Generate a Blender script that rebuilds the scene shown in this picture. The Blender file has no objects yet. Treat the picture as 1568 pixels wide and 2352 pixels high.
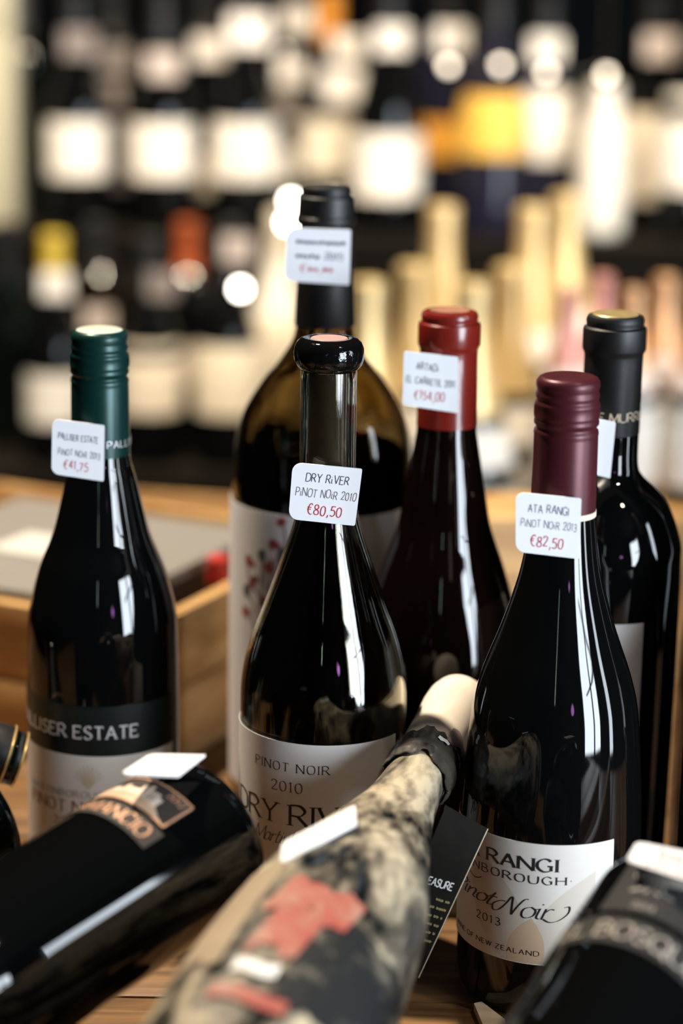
import bpy, bmesh, math, random
from mathutils import Vector, Matrix
random.seed(7)
S = bpy.context.scene
COL = S.collection
rad = math.radians

# ------------------------------------------------------------------ camera
FPX, IW, IH = 5200.0, 1568, 2352
CAM = Vector((0, 0, .505)); PITCH = rad(14.5); ROLL = rad(0.9)
FW = Vector((0, math.cos(PITCH), -math.sin(PITCH)))
_u0 = Vector((0, math.sin(PITCH), math.cos(PITCH))); _r0 = Vector((1, 0, 0))
UP = _u0 * math.cos(ROLL) - _r0 * math.sin(ROLL)
RT = _r0 * math.cos(ROLL) + _u0 * math.sin(ROLL)
cam_d = bpy.data.cameras.new('camera'); cam = bpy.data.objects.new('camera', cam_d); COL.objects.link(cam)
cam_d.sensor_fit = 'VERTICAL'; cam_d.sensor_height = 36; cam_d.sensor_width = 24
cam_d.lens = FPX / IH * 36; cam_d.clip_start = .02; cam_d.clip_end = 60
cam.matrix_world = Matrix(((RT.x, UP.x, -FW.x, CAM.x), (RT.y, UP.y, -FW.y, CAM.y), (RT.z, UP.z, -FW.z, CAM.z), (0, 0, 0, 1)))
cam_d.dof.use_dof = True; cam_d.dof.focus_distance = 1.085; cam_d.dof.aperture_fstop = cam_d.lens / 26.0
S.camera = cam

def P(u, v, d):
    return CAM + d * (FW + RT * ((u - IW / 2) / FPX) - UP * ((v - IH / 2) / FPX))
def pix(p):
    q = p - CAM; d = q.dot(FW); return IW / 2 + FPX * q.dot(RT) / d, IH / 2 - FPX * q.dot(UP) / d, d
def hit(u, v, p0, n):
    D = P(u, v, 1) - CAM; return CAM + D * ((p0 - CAM).dot(n) / D.dot(n))

# ------------------------------------------------------------------ world, exposure
w = bpy.data.worlds.new('world'); S.world = w; w.use_nodes = True
w.node_tree.nodes['Background'].inputs[0].default_value = (.55, .75, 1, 1)
w.node_tree.nodes['Background'].inputs[1].default_value = .006
S.view_settings.view_transform = 'Standard'; S.view_settings.look = 'None'
S.view_settings.gamma = 1; S.view_settings.use_curve_mapping = False
S.view_settings.exposure = 0.0

# ------------------------------------------------------------------ lights
def light(kind, name, loc, aim, power, col, **k):
    l = bpy.data.lights.new(name, kind); l.energy = power; l.color = col
    for a, b in k.items(): setattr(l, a, b)
    o = bpy.data.objects.new(name, l); COL.objects.link(o); o.location = loc
    o.rotation_euler = (Vector(aim) - Vector(loc)).to_track_quat('-Z', 'Y').to_euler()
    return o
WARM = (1, .86, .68)
light('AREA', 'shop_window_daylight', (2.75, -1.25, .55), (0, .9, .1), 300, (.80, .90, 1), shape='RECTANGLE', size=1.7, size_y=2.1)
light('AREA', 'side_window_daylight', (2.7, .43, .5), (0, 1.0, .2), 30, (.80, .90, 1), shape='RECTANGLE', size=.34, size_y=1.9)
light('SPOT', 'table_ceiling_spot', (-.55, 1.55, 1.78), (-.02, 1.15, .1), 300, WARM, spot_size=rad(52), spot_blend=.7, shadow_soft_size=.04)
light('SPOT', 'table_ceiling_spot_right', (.75, .55, 1.78), (.05, 1.08, .1), 22, (1, .86, .7), spot_size=rad(50), spot_blend=.8, shadow_soft_size=.05)
for i, x in enumerate((-.75, -.2, .35, .9)):
    light('SPOT', 'rack_ceiling_spot', (x, 1.85, 1.75), (x * .85, 2.68, -.06), 165, (1, .84, .62), spot_size=rad(58), spot_blend=.7, shadow_soft_size=.04)

# ------------------------------------------------------------------ materials
MATS = {}
def mat(name, col, rough=.5, metal=0, spec=.5, trans=0, ior=1.45, coat=0, emit=None, estr=0, noise=None, bump=0, nscale=40):
    if name in MATS: return MATS[name]
    m = bpy.data.materials.new(name); m.use_nodes = True; nt = m.node_tree; b = nt.nodes['Principled BSDF']
    c = (*col, 1)
    b.inputs['Base Color'].default_value = c; b.inputs['Roughness'].default_value = rough; b.inputs['Metallic'].default_value = metal
    b.inputs['Specular IOR Level'].default_value = spec; b.inputs['Transmission Weight'].default_value = trans; b.inputs['IOR'].default_value = ior
    b.inputs['Coat Weight'].default_value = coat; b.inputs['Coat Roughness'].default_value = .05
    if emit: b.inputs['Emission Color'].default_value = (*emit, 1); b.inputs['Emission Strength'].default_value = estr
    if noise is not None or bump:
        tc = nt.nodes.new('ShaderNodeTexCoord'); n = nt.nodes.new('ShaderNodeTexNoise'); n.inputs['Scale'].default_value = nscale; n.inputs['Detail'].default_value = 5
        nt.links.new(tc.outputs['Object'], n.inputs['Vector'])
        if noise is not None:
            r = nt.nodes.new('ShaderNodeMix'); r.data_type = 'RGBA'
            r.inputs[6].default_value = c; r.inputs[7].default_value = (*noise, 1)
            nt.links.new(n.outputs['Fac'], r.inputs[0]); nt.links.new(r.outputs[2], b.inputs['Base Color'])
        if bump:
            bp = nt.nodes.new('ShaderNodeBump'); bp.inputs['Strength'].default_value = bump; bp.inputs['Distance'].default_value = .001
            nt.links.new(n.outputs['Fac'], bp.inputs['Height']); nt.links.new(bp.outputs['Normal'], b.inputs['Normal'])
    MATS[name] = m; return m
def wood(name, a, b_, scale=(6, 60, 60), rough=.5, spec=.5):
    if name in MATS: return MATS[name]
    m = bpy.data.materials.new(name); m.use_nodes = True; nt = m.node_tree; b = nt.nodes['Principled BSDF']
    tc = nt.nodes.new('ShaderNodeTexCoord'); mp = nt.nodes.new('ShaderNodeMapping'); mp.inputs['Scale'].default_value = scale
    n = nt.nodes.new('ShaderNodeTexNoise'); n.inputs['Scale'].default_value = 1.6; n.inputs['Detail'].default_value = 7; n.inputs['Distortion'].default_value = .9
    cr = nt.nodes.new('ShaderNodeValToRGB'); cr.color_ramp.elements[0].position = .32; cr.color_ramp.elements[1].position = .68
    cr.color_ramp.elements[0].color = (*a, 1); cr.color_ramp.elements[1].color = (*b_, 1)
    oi = nt.nodes.new('ShaderNodeObjectInfo'); ad = nt.nodes.new('ShaderNodeVectorMath'); ad.operation = 'ADD'
    nt.links.new(tc.outputs['Object'], ad.inputs[0]); nt.links.new(oi.outputs['Random'], ad.inputs[1])
    nt.links.new(ad.outputs[0], mp.inputs['Vector']); nt.links.new(mp.outputs[0], n.inputs['Vector'])
    nt.links.new(n.outputs['Fac'], cr.inputs[0]); nt.links.new(cr.outputs[0], b.inputs['Base Color'])
    bp = nt.nodes.new('ShaderNodeBump'); bp.inputs['Strength'].default_value = .3; bp.inputs['Distance'].default_value = .001
    nt.links.new(n.outputs['Fac'], bp.inputs['Height']); nt.links.new(bp.outputs[0], b.inputs['Normal'])
    b.inputs['Roughness'].default_value = rough; b.inputs['Specular IOR Level'].default_value = spec
    MATS[name] = m; return m
GLASS = mat('dark_bottle_glass', (.0022, .0024, .0026), .035, spec=.5, ior=1.5)
GLASSG = mat('black_green_bottle_glass', (.002, .004, .003), .04, ior=1.5)
GLASSR = mat('dark_amber_bottle_glass', (.0035, .0014, .0009), .035, ior=1.5)
CLEAR = mat('smoky_clear_glass', (.58, .57, .47), 0.0, trans=1, ior=1.5)
CLEARB = mat('olive_clear_glass', (.40, .32, .18), 0.0, trans=1, ior=1.5)
WINE = mat('dark_red_wine', (.0035, .001, .0012), .06)
PAPER = mat('white_label_paper', (.74, .72, .70), .55, noise=(.68, .66, .64), nscale=300)
PAPERC = mat('cream_label_paper', (.72, .69, .64), .55, noise=(.66, .63, .58), nscale=250)
TAG = mat('white_tag_card', (.80, .82, .86), .35)
INK = mat('black_print', (.015, .015, .018), .5)
PEN = mat('dark_blue_pen', (.03, .035, .075), .5)
REDPEN = mat('red_pen', (.55, .04, .05), .5)
GREYINK = mat('grey_print', (.10, .10, .105), .5)
REDINK = mat('muted_red_print', (.16, .05, .045), .5)
COPPER = mat('copper_print', (.62, .34, .20), .4, metal=.2)
SILVER = mat('silver_print', (.72, .72, .74), .4, metal=.3)
GOLD = mat('gold_foil', (.80, .55, .22), .33, metal=.75)
CORK = mat('cork_brown', (.10, .07, .05), .8, noise=(.06, .04, .03), nscale=200)

# ------------------------------------------------------------------ object helpers
def link(name, me, m, parent=None, smooth=True, sharp=35):
    o = bpy.data.objects.new(name, me); COL.objects.link(o)
    if m is not None and not me.materials: me.materials.append(m)
    if smooth and len(me.polygons):
        me.polygons.foreach_set('use_smooth', [True] * len(me.polygons)); me.set_sharp_from_angle(angle=rad(sharp))
    if parent: o.parent = parent
    return o
def mesh(name, vs, fs):
    me = bpy.data.meshes.new(name); me.from_pydata([tuple(v) for v in vs], [], fs)
    bm = bmesh.new(); bm.from_mesh(me); bmesh.ops.recalc_face_normals(bm, faces=bm.faces); bm.to_mesh(me); bm.free()
    me.update(); return me
def tag(o, label, cat, group=None, kind=None):
    o['label'] = label; o['category'] = cat
    if group: o['group'] = group
    if kind: o['kind'] = kind
    return o
def thing(name, mtx, label, cat, group=None):
    o = bpy.data.objects.new(name, None); COL.objects.link(o); o.empty_display_size = .02
    o.matrix_world = mtx if isinstance(mtx, Matrix) else Matrix.Translation(mtx)
    return tag(o, label, cat, group)
def struct(o): o['kind'] = 'structure'; return o
def box_mesh(name, lo, hi, bev=0):
    bm = bmesh.new(); bmesh.ops.create_cube(bm, size=1)
    lo, hi = Vector(lo), Vector(hi)
    for v in bm.verts: v.co = Vector([(lo[i] + hi[i]) / 2 + v.co[i] * (hi[i] - lo[i]) for i in range(3)])
    if bev: bmesh.ops.bevel(bm, geom=bm.edges[:], offset=bev, segments=2, affect='EDGES', profile=.6)
    me = bpy.data.meshes.new(name); bm.to_mesh(me); bm.free(); return me
def box(name, lo, hi, m, parent=None, bev=0):
    """box about its own centre, so each piece has a sensible origin"""
    lo, hi = Vector(lo), Vector(hi); c = (lo + hi) / 2
    o = link(name, box_mesh(name, lo - c, hi - c, bev), m, parent, smooth=bool(bev), sharp=40); o.location = c; return o
def lathe(name, prof, m, parent=None, n=64, caps=True, knurl=None, sharp=35):
    """prof: list of (r, z); knurl: (z0, z1, count, depth)"""
    vs, fs, rings = [], [], []
    for r, z in prof:
        if r < 1e-6: rings.append([len(vs)]); vs.append((0, 0, z)); continue
        ring = []
        for k in range(n):
            a = 2 * math.pi * k / n; rr = r
            if knurl and knurl[0] <= z <= knurl[1]: rr = r - knurl[3] * (k % 2)
            ring.append(len(vs)); vs.append((rr * math.sin(a), -rr * math.cos(a), z))
        rings.append(ring)
    for A, B in zip(rings, rings[1:]):
        if len(A) == 1 and len(B) == 1: continue
        for k in range(n):
            k2 = (k + 1) % n
            if len(A) == 1: fs.append((A[0], B[k2], B[k]))
            elif len(B) == 1: fs.append((A[k], A[k2], B[0]))
            else: fs.append((A[k], A[k2], B[k2], B[k]))
    if caps:
        for R in (rings[0], rings[-1]):
            if len(R) > 1: fs.append(tuple(R))
    return link(name, mesh(name, vs, fs), m, parent, sharp=sharp)
def smooth_prof(pts, sub=6):
    """Catmull-Rom through (r, z) points"""
    out = []; n = len(pts)
    for i in range(n - 1):
        p0, p1, p2, p3 = pts[max(i - 1, 0)], pts[i], pts[i + 1], pts[min(i + 2, n - 1)]
        for k in range(sub):
            t = k / sub
            out.append(tuple(.5 * (2 * b + (c - a) * t + (2 * a - 5 * b + 4 * c - d) * t * t + (3 * b - a - 3 * c + d) * t ** 3) for a, b, c, d in zip(p0, p1, p2, p3)))
    out.append(pts[-1]); return out
def rfun(prof):
    ps = sorted(((z, r) for r, z in prof), key=lambda q: q[0])
    def f(z):
        if z <= ps[0][0]: return ps[0][1]
        for (z0, r0), (z1, r1) in zip(ps, ps[1:]):
            if z0 <= z <= z1: return r0 + (r1 - r0) * (0 if z1 == z0 else (z - z0) / (z1 - z0))
        return ps[-1][1]
    return f
def cyl_map(R, phi0, z0, off=.0004, flip=False):
    """(s, t) metres -> point on the bottle surface; phi 0 faces local -Y"""
    def f(s, t):
        z = z0 - t if flip else z0 + t; r = R(z) + off
        a = phi0 + (-s if flip else s) / R(z0)
        return Vector((r * math.sin(a), -r * math.cos(a), z))
    return f
def shell(name, R, a0, a1, z0, z1, m, parent, off=.0002, th=.00025, na=80, nz=8, skew=0, edge=None):
    """a label: a thin sheet wrapped on a body of revolution (angles in degrees)"""
    vs, fs = [], []
    for L in (off, off + th):
        for j in range(nz + 1):
            for i in range(na + 1):
                fz = j / nz; fa = i / na; z = z0 + (z1 - z0) * fz
                a = rad(a0 + (a1 - a0) * fa + skew * fz)
                if edge:
                    z += edge(fa, fz)
                r = R(z) + L; vs.append((r * math.sin(a), -r * math.cos(a), z))
    N = (na + 1) * (nz + 1); ix = lambda l, j, i: l * N + j * (na + 1) + i
    for j in range(nz):
        for i in range(na):
            for l in (0, 1): fs.append((ix(l, j, i), ix(l, j, i + 1), ix(l, j + 1, i + 1), ix(l, j + 1, i)))
    for i in range(na):
        for j in (0, nz): fs.append((ix(0, j, i), ix(0, j, i + 1), ix(1, j, i + 1), ix(1, j, i)))
    for j in range(nz):
        for i in (0, na): fs.append((ix(0, j, i), ix(0, j + 1, i), ix(1, j + 1, i), ix(1, j, i)))
    return link(name, mesh(name, vs, fs), m, parent, sharp=50)

# ------------------------------------------------------------------ lettering: a stroke alphabet
G = {
'A': (8, '0,0 4,10 8,0;1.6,3.6 6.4,3.6'), 'B': (7, '0,0 0,10;~0,10 3.6,10 5.8,7.8 3.6,5.3 0,5.3;~0,5.3 4.2,5.3 7,2.7 4.2,0 0,0'),
'C': (7.4, '~7.2,8.2 5.6,9.8 3,9.9 .6,7.6 0,5 .6,2.4 3,.1 5.6,.2 7.4,1.8'), 'D': (8, '0,0 0,10;~0,10 4,10 7.6,8 8,5 7.6,2 4,0 0,0'),
'E': (6.3, '0,0 0,10;0,9.8 6,9.8;0,5.2 4.8,5.2;0,.2 6.3,.2'), 'F': (6, '0,0 0,10;0,9.8 6,9.8;0,5.2 4.8,5.2'),
'G': (8, '~7.2,8.2 5.6,9.8 3,9.9 .6,7.6 0,5 .6,2.4 3,.1 5.6,.2 7.4,1.2;7.4,0.6 7.4,4.4;5.4,4.4 8.4,4.4'),
'H': (8, '0,0 0,10;8,0 8,10;0,5.2 8,5.2'), 'I': (1, '.5,0 .5,10'), 'J': (4, '~4,10 4,3 3,.3 .4,.4'), 'K': (7, '0,0 0,10;6.6,10 .3,4.6;2.4,6.2 7,0'),
'L': (6, '0,0 0,10;0,.2 6,.2'), 'M': (10, '0,0 .8,10;.8,10 5,.8;5,.8 9.2,10;9.2,10 10,0'), 'N': (8.2, '0,0 0,10;0,10 8.2,0;8.2,0 8.2,10'),
'O': (8.4, '~4.2,10 1.2,8.9 0,5 1.2,1.1 4.2,0 7.2,1.1 8.4,5 7.2,8.9 4.2,10'), 'P': (6.6, '0,0 0,10;~0,10 4.2,10 6.6,7.5 4.2,4.8 0,4.8'),
'Q': (8.6, '~4.2,10 1.2,8.9 0,5 1.2,1.1 4.2,0 7.2,1.1 8.4,5 7.2,8.9 4.2,10;5,2.6 8.8,-1.6'), 'R': (7.4, '0,0 0,10;~0,10 4.2,10 6.4,7.5 4.2,5 0,5;3.2,5 7.6,0'),
'S': (6, '~5.6,8.4 4.4,9.8 2.2,9.8 .6,8 1.4,6 4.6,4.3 6,2.4 4.8,.4 2.2,0 .2,1.6'), 'T': (7, '3.5,0 3.5,10;0,9.8 7,9.8'),
'U': (8, '~0,10 0,4 1.2,.7 4,0 6.8,.7 8,4 8,10'), 'V': (8, '0,10 4,0;4,0 8,10'), 'W': (11, '0,10 2.9,0;2.9,0 5.5,10;5.5,10 8.2,0;8.2,0 11,10'),
'X': (7, '0,0 7,10;0,10 7,0'), 'Y': (7.6, '0,10 3.8,5;7.6,10 3.8,5;3.8,5 3.8,0'), 'Z': (7, '.4,9.8 7,9.8;7,9.8 0,.2;0,.2 7,.2'),
'0': (6.4, '~3.2,10 .8,8.6 0,5 .8,1.4 3.2,0 5.6,1.4 6.4,5 5.6,8.6 3.2,10'), '1': (3, '1.7,0 1.7,10;1.7,10 0,8.2'),
'2': (6, '~.2,7.6 1,9.6 3,10 5.4,9 5.4,6.8 3,3.4 0,.2;0,.2 6,.2'), '3': (6, '~.4,8.8 2.6,10 5.2,8.6 4.8,6.2 2.2,5.3;~2.2,5.3 5.4,4.4 5.8,1.8 3,0 .2,1'),
'4': (6.4, '4.6,0 4.6,10;4.6,10 0,3;0,3 6.4,3'), '5': (6, '5.6,9.8 1,9.8;1,9.8 .6,5.6;~.6,5.6 3.4,6.2 5.8,4.4 5.6,1.4 3,0 .2,.8'),
'6': (6, '~5.2,9.4 2.4,8.6 .4,5 .6,1.6 3,0 5.6,1.4 5.4,4.4 3,5.6 .6,4'), '7': (6, '0,9.8 6,9.8;6,9.8 2,0'),
'8': (6, '~3,5.3 .8,6.6 .8,9 3,10 5.2,9 5.2,6.6 3,5.3 .2,3.6 .3,1 3,0 5.7,1 5.8,3.6 3,5.3'), '9': (6, '~5.4,6 3,4.4 .6,5.6 .6,8.6 3,10 5.4,8.6 5.4,5 4.4,1.6 2,0'),
',': (1.6, '~1.2,1 1.2,-.6 .2,-2'), '.': (1, '.3,.2 .9,.2'), '*': (1.4, '.2,5 1.2,5'), '-': (4, '0,5 4,5'),
'€': (7, '~6.4,8.8 4.6,10 2.4,8.6 1.2,5 2.2,1 4.8,-.8 6.6,-.4;0,6.2 5,6.2;0,4.2 4.6,4.2'),
'a': (5.2, '~4.4,5.2 2,6 .2,3.4 .6,.6 2.2,0 4.2,2.4 4.6,5.6 4.4,1.6 5.6,.4'), 'b': (5, '~.4,10 .4,1 2.4,0 4.8,2 4.4,5 2.4,5.8 .6,4'),
'e': (4.6, '~.4,2.6 3.4,3.2 4.2,5 2.6,6 .6,4.4 .4,1.8 2,0 4.8,1'), 'g': (5.2, '~4.4,5.2 2,6 .2,3.4 .6,.8 2.4,.2 4.4,3 4.6,5.8 4.2,-2 2,-3.8 .2,-2.6'),
'h': (5.4, '~.2,10 .2,0;~.2,3 2.4,6 4.2,5 4,1 5.6,.3'), 'i': (2, '~.6,5.8 .6,1 1.8,.2;.8,7.6 1.1,8.2'),
'm': (8.4, '~.4,5.8 .4,0;~.4,3 2.2,6 3.8,5 3.8,0;~3.8,3 6,6 7.4,5 7.2,1 8.6,.3'), 'n': (5.4, '~.4,5.8 .4,0;~.4,3 2.6,6 4.2,5 4,1 5.6,.3'),
'o': (5, '~2.6,6 .6,4.8 .2,2.6 1,.4 2.8,0 4.6,1.6 4.6,4.4 2.6,6 4,5.2 5.6,5.4'), 'r': (3.8, '~.4,5.8 .4,0;~.4,3.4 1.8,5.6 3.6,5.6'),
't': (3.2, '~1.4,9 .8,2 1.4,.1 3.4,.8;0,6 3.2,6.2'), 'u': (5.4, '~.4,5.8 .4,1.4 1.6,0 3.8,1.8 4.2,5.8 4.2,1.4 5.6,.4'),
'd': (5.2, '~4.4,5.2 2,6 .2,3.4 .6,.6 2.2,0 4.2,2.4 4.6,10 4.6,1.4 5.6,.4'), 'y': (5, '~.2,5.8 .8,2 2.4,1 4.4,5.8 3.4,-1 1,-3.6'), 's': (4, '~3.6,5.2 1.6,6 .6,4.6 3.2,2.6 3.2,.6 1.2,0 .1,1'),
'^': (5, '~0,2 1,7 2,1 3,6 4,2 5,6'), '=': (4, '~0,6 1,1 2.4,6.6 3,1.6 4,5'), '_': (6, '~0,1 1.4,6 2,1 3.4,5.6 4,.6 5,6 6,2'),
'@': (9.6, '~2.6,6.6 .6,6.2 -1.6,3.6 -.8,.6 1.4,1.2 3,5 4,9.4 4.6,9.6;4.6,9.6 6.8,.2;~6.8,.2 7.6,5 9,9.4 10.4,9.8'), '%': (8, '~.4,5.8 .4,0;~.4,3.4 1.8,5.5 3.4,5.4;~.9,.3 3.6,-1.2 6.6,-.2 8.8,3.4 8.2,6.8 6.4,6.6'),
'k': (5, '~.2,10 .2,0;4.6,5.8 .6,2.6;2,3.6 5,0'), 'l': (2, '~.6,10 .6,1 1.8,.2'), 'f': (3.4, '~3.6,9.6 1.8,9.6 1.4,0;.2,6 3,6'), 'w': (7, '0,6 1.6,0;1.6,0 3.4,6;3.4,6 5,0;5,0 7,6'), 'c': (4.4, '~4.2,5 2.4,6 .4,4 .6,1 2.4,0 4.6,1'),
}
def cr2(pts, sub=6):
    return smooth_prof(pts, sub)
def lettering(parent, text, h, fmap, m, thick=.14, thin=.05, serif=False, slant=0, gap=2.2, anchor=.5, jitter=0, nib=25, name='lettering', wide=1, space=4.5, fit=None):
    """strokes of a broad nib, laid on a surface with fmap(s, t)"""
    k = h / 10; W = 0; plan = []
    for ch in text:
        if ch == ' ': W += space; continue
        wd, st = G[ch]; plan.append((W, st)); W += wd + gap
    W -= gap
    if fit: wide = fit / (W * k)
    vs, fs = [], []; rng = random.Random(sum(map(ord, text)))
    nb = rad(nib)
    def ribbon(pts, fixed=None):
        n = len(pts)
        if n < 2: return
        base = len(vs)
        for i, (x, y) in enumerate(pts):
            a = pts[max(i - 1, 0)]; b = pts[min(i + 1, n - 1)]; dx, dy = b[0] - a[0], b[1] - a[1]; L = math.hypot(dx, dy) or 1
            ang = math.atan2(dy, dx); wdt = fixed or (thin + (thick - thin) * abs(math.sin(ang - nb))) * 10
            nx, ny = -dy / L * wdt / 2, dx / L * wdt / 2
            for q in ((x + nx, y + ny), (x - nx, y - ny)):
                vs.append(fmap((q[0] + slant * q[1] - W * anchor) * k * wide, q[1] * k))
        for i in range(n - 1):
            b0 = base + 2 * i; fs.append((b0, b0 + 1, b0 + 3, b0 + 2))
    for x0, st in plan:
        jy = rng.uniform(-jitter, jitter); sc = 1 + rng.uniform(-jitter, jitter) * .06; js = rng.uniform(-jitter, jitter) * .06
        for stroke in st.split(';'):
            sm = stroke[0] == '~'
            pts = [tuple(map(float, q.split(','))) for q in stroke.lstrip('~').split(' ')]
            raw = pts
            if jitter: pts = [(x * sc + js * y, y * sc + jy) for x, y in pts]
            pts = [(x + x0, y) for x, y in pts]
            if sm: ribbon(cr2(pts, 6))
            else:
                for a, b in zip(pts, pts[1:]):
                    nn = max(2, int(math.hypot(b[0] - a[0], b[1] - a[1]) / 2.5) + 1)
                    ribbon([(a[0] + (b[0] - a[0]) * i / nn, a[1] + (b[1] - a[1]) * i / nn) for i in range(nn + 1)])
            if serif and not sm:
                for a, b in ((pts[0], pts[1]), (pts[-1], pts[-2])):
                    if abs(b[1] - a[1]) > abs(b[0] - a[0]) and (a[1] < .3 or a[1] > 9.7):
                        yy = .2 if a[1] < 5 else 9.8
                        ribbon([(a[0] - 1.5, yy), (a[0], yy), (a[0] + 1.5, yy)], .42)
                    elif abs(b[1] - a[1]) < .1 and (a[1] < .3 or a[1] > 9.7) and abs(a[0] - x0) > 5:
                        yy = a[1]; s = 1 if yy < 5 else -1
                        ribbon([(a[0], yy - .2 * s), (a[0] + .2, yy + 1.8 * s)], .5)
    return link(name, mesh(name, vs, fs), m, parent, smooth=False)

# ------------------------------------------------------------------ the shop
RX, RF, RB, FZ, CZ = 2.4, -2.3, 3.7, -.85, 1.9
DW = mat('dark_wall_paint', (.006, .006, .006), .85, noise=(.008, .008, .008), nscale=6, spec=.1)
struct(box('floor', (-RX, RF, FZ - .05), (RX, RB, FZ), wood('dark_floor_boards', (.012, .008, .005), (.024, .015, .009)), None))
struct(box('ceiling', (-RX, RF, CZ), (RX, RB, CZ + .05), DW))
struct(box('wall_back', (-RX, RB, FZ), (RX, RB + .08, CZ), DW))
struct(box('wall_front', (-RX, RF - .08, FZ), (RX, RF, CZ), DW))
struct(box('wall_left', (-RX - .08, RF, FZ), (-RX, RB, CZ), DW))
wr = struct(box('wall_right', (RX, .58, FZ), (RX + .08, RB, CZ), DW))
for lo, hi in (((RX, RF, FZ), (RX + .08, -2.1, CZ)), ((RX, -2.1, FZ), (RX + .08, -.35, -.55)), ((RX, -2.1, 1.6), (RX + .08, -.35, CZ)),
               ((RX, -.35, FZ), (RX + .08, .28, CZ)), ((RX, .28, FZ), (RX + .08, .58, -.55)), ((RX, .28, 1.5), (RX + .08, .58, CZ))):
    o = box('wall_panel', lo, hi, DW, wr); o.matrix_parent_inverse = wr.matrix_basis.inverted()
wn = struct(box('window_1', (RX + .02, -2.1, -.55), (RX + .07, -2.06, 1.6), mat('window_frame_paint', (.05, .05, .05), .4)))
for lo, hi in (((RX + .02, -.39, -.55), (RX + .07, -.35, 1.6)), ((RX + .02, -2.06, 1.56), (RX + .07, -.39, 1.6)), ((RX + .02, -2.06, -.55), (RX + .07, -.39, -.51)),
               ((RX + .02, -1.0, -.51), (RX + .07, -.90, 1.56)), ((RX + .02, -2.06, .95), (RX + .07, -.39, 1.0))):
    o = box('window_frame', lo, hi, MATS['window_frame_paint'], wn); o.matrix_parent_inverse = wn.matrix_basis.inverted()
# ceiling tube and a small coloured wall lamp, seen only as reflections in the glass
tl = thing('tube_light', (-.25, RF, 1.25), 'slim upright fluorescent tube light on the wall facing the bottles', 'lamp')
box('housing', (-.03, 0, -.36), (.03, .03, .36), mat('lamp_housing', (.1, .1, .1), .5), tl)
tb = lathe('tube', [(.011, -.34), (.011, .34)], mat('tube_glow', (1, 1, 1), .5, emit=(.70, 1, .82), estr=12), tl, 12); tb.location = (0, .045, 0)
pl = thing('wall_lamp', (1.25, RF + .02, .78), 'small round violet wall lamp on the wall facing the bottles', 'lamp')
o = lathe('back_plate', [(.15, 0), (.15, .02), (0, .02)], MATS['lamp_housing'], pl, 24); o.rotation_euler = (rad(-90), 0, 0)
o = lathe('shade', [(.13, .02), (.13, .06), (.09, .10), (0, .12)], mat('violet_glow', (.6, .2, .8), .4, emit=(.75, .28, .95), estr=7), pl, 24); o.rotation_euler = (rad(-90), 0, 0)

# ------------------------------------------------------------------ display table
PLK = wood('honey_table_plank', (.09, .042, .014), (.24, .125, .045), (5, 60, 60))
tbl = thing('display_table', (0, 0, 0), 'honey coloured plank display table under the wine bottles', 'table')
y = .52; i = 0
while y < 1.78:
    box('plank', (-.62, y, -.028), (.62, y + .0955, -.0003 - .0006 * (i % 3)), PLK, tbl, .0025); y += .098; i += 1
for lo, hi in (((-.6, .54, -.11), (.6, .56, -.03)), ((-.6, 1.74, -.11), (.6, 1.76, -.03)), ((-.6, .56, -.11), (-.58, 1.74, -.03)), ((.58, .56, -.11), (.6, 1.74, -.03))):
    box('apron', lo, hi, PLK, tbl, .002)
for x in (-.57, .57):
    for yy in (.58, 1.72): box('leg', (x - .03, yy - .03, FZ), (x + .03, yy + .03, -.03), PLK, tbl, .003)

# ------------------------------------------------------------------ foreground bottles that stand
def facing(p):
    return Matrix.Translation(Vector((p.x, p.y, 0))) @ Matrix.Rotation(-math.atan2(p.x, p.y), 4, 'Z')
def glass_prof(body, sub=6, z0=0):
    """body: (r, z) from the straight wall upward; adds heel and punt"""
    r0 = body[0][0]
    return [(0, .022 + z0), (r0 * .35, .016 + z0), (r0 * .66, .003 + z0), (r0 * .80, z0), (r0 * .92, .0012 + z0), (r0 * .985, .0055 + z0)] + smooth_prof(body, sub)
CAPR = [(0, 12.3), (.7, 13.6), (2.2, 14.6), (4, 14.8), (6, 14.3), (7, 14.2), (8.2, 14.8), (9.5, 14.8), (10.6, 14.2), (11.4, 14.5), (12.5, 15.1), (13.2, 15.2), (13.5, 15.25), (17.7, 15.25), (18, 15.2),
        (18.8, 15.1), (19.8, 14.7), (20.6, 15.0), (22, 15.0), (23.2, 14.0), (24, 13.9), (25, 14.8), (26.5, 15.05), (27.6, 14.75), (28.4, 14.85)]
def screw_cap(parent, zt, zb, sc, m, topm=None):
    prof = [(0, zt - .0003), (.0105 * sc, zt - .0003)] + [(r * sc / 1000, zt - d * sc / 1000) for d, r in CAPR] + [(.0152 * sc, zb), (.0146 * sc, zb)]
    c = lathe('screw_cap', prof, m, parent, 144, caps=False, knurl=(zt - .0178 * sc, zt - .0134 * sc, 0, .00032), sharp=50)
    if topm: lathe('cap_top', [(0, zt + .0003), (.0110 * sc, zt + .0003), (.0119 * sc, zt - .0001)], topm, c, 48, caps=False)
    return c

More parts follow.
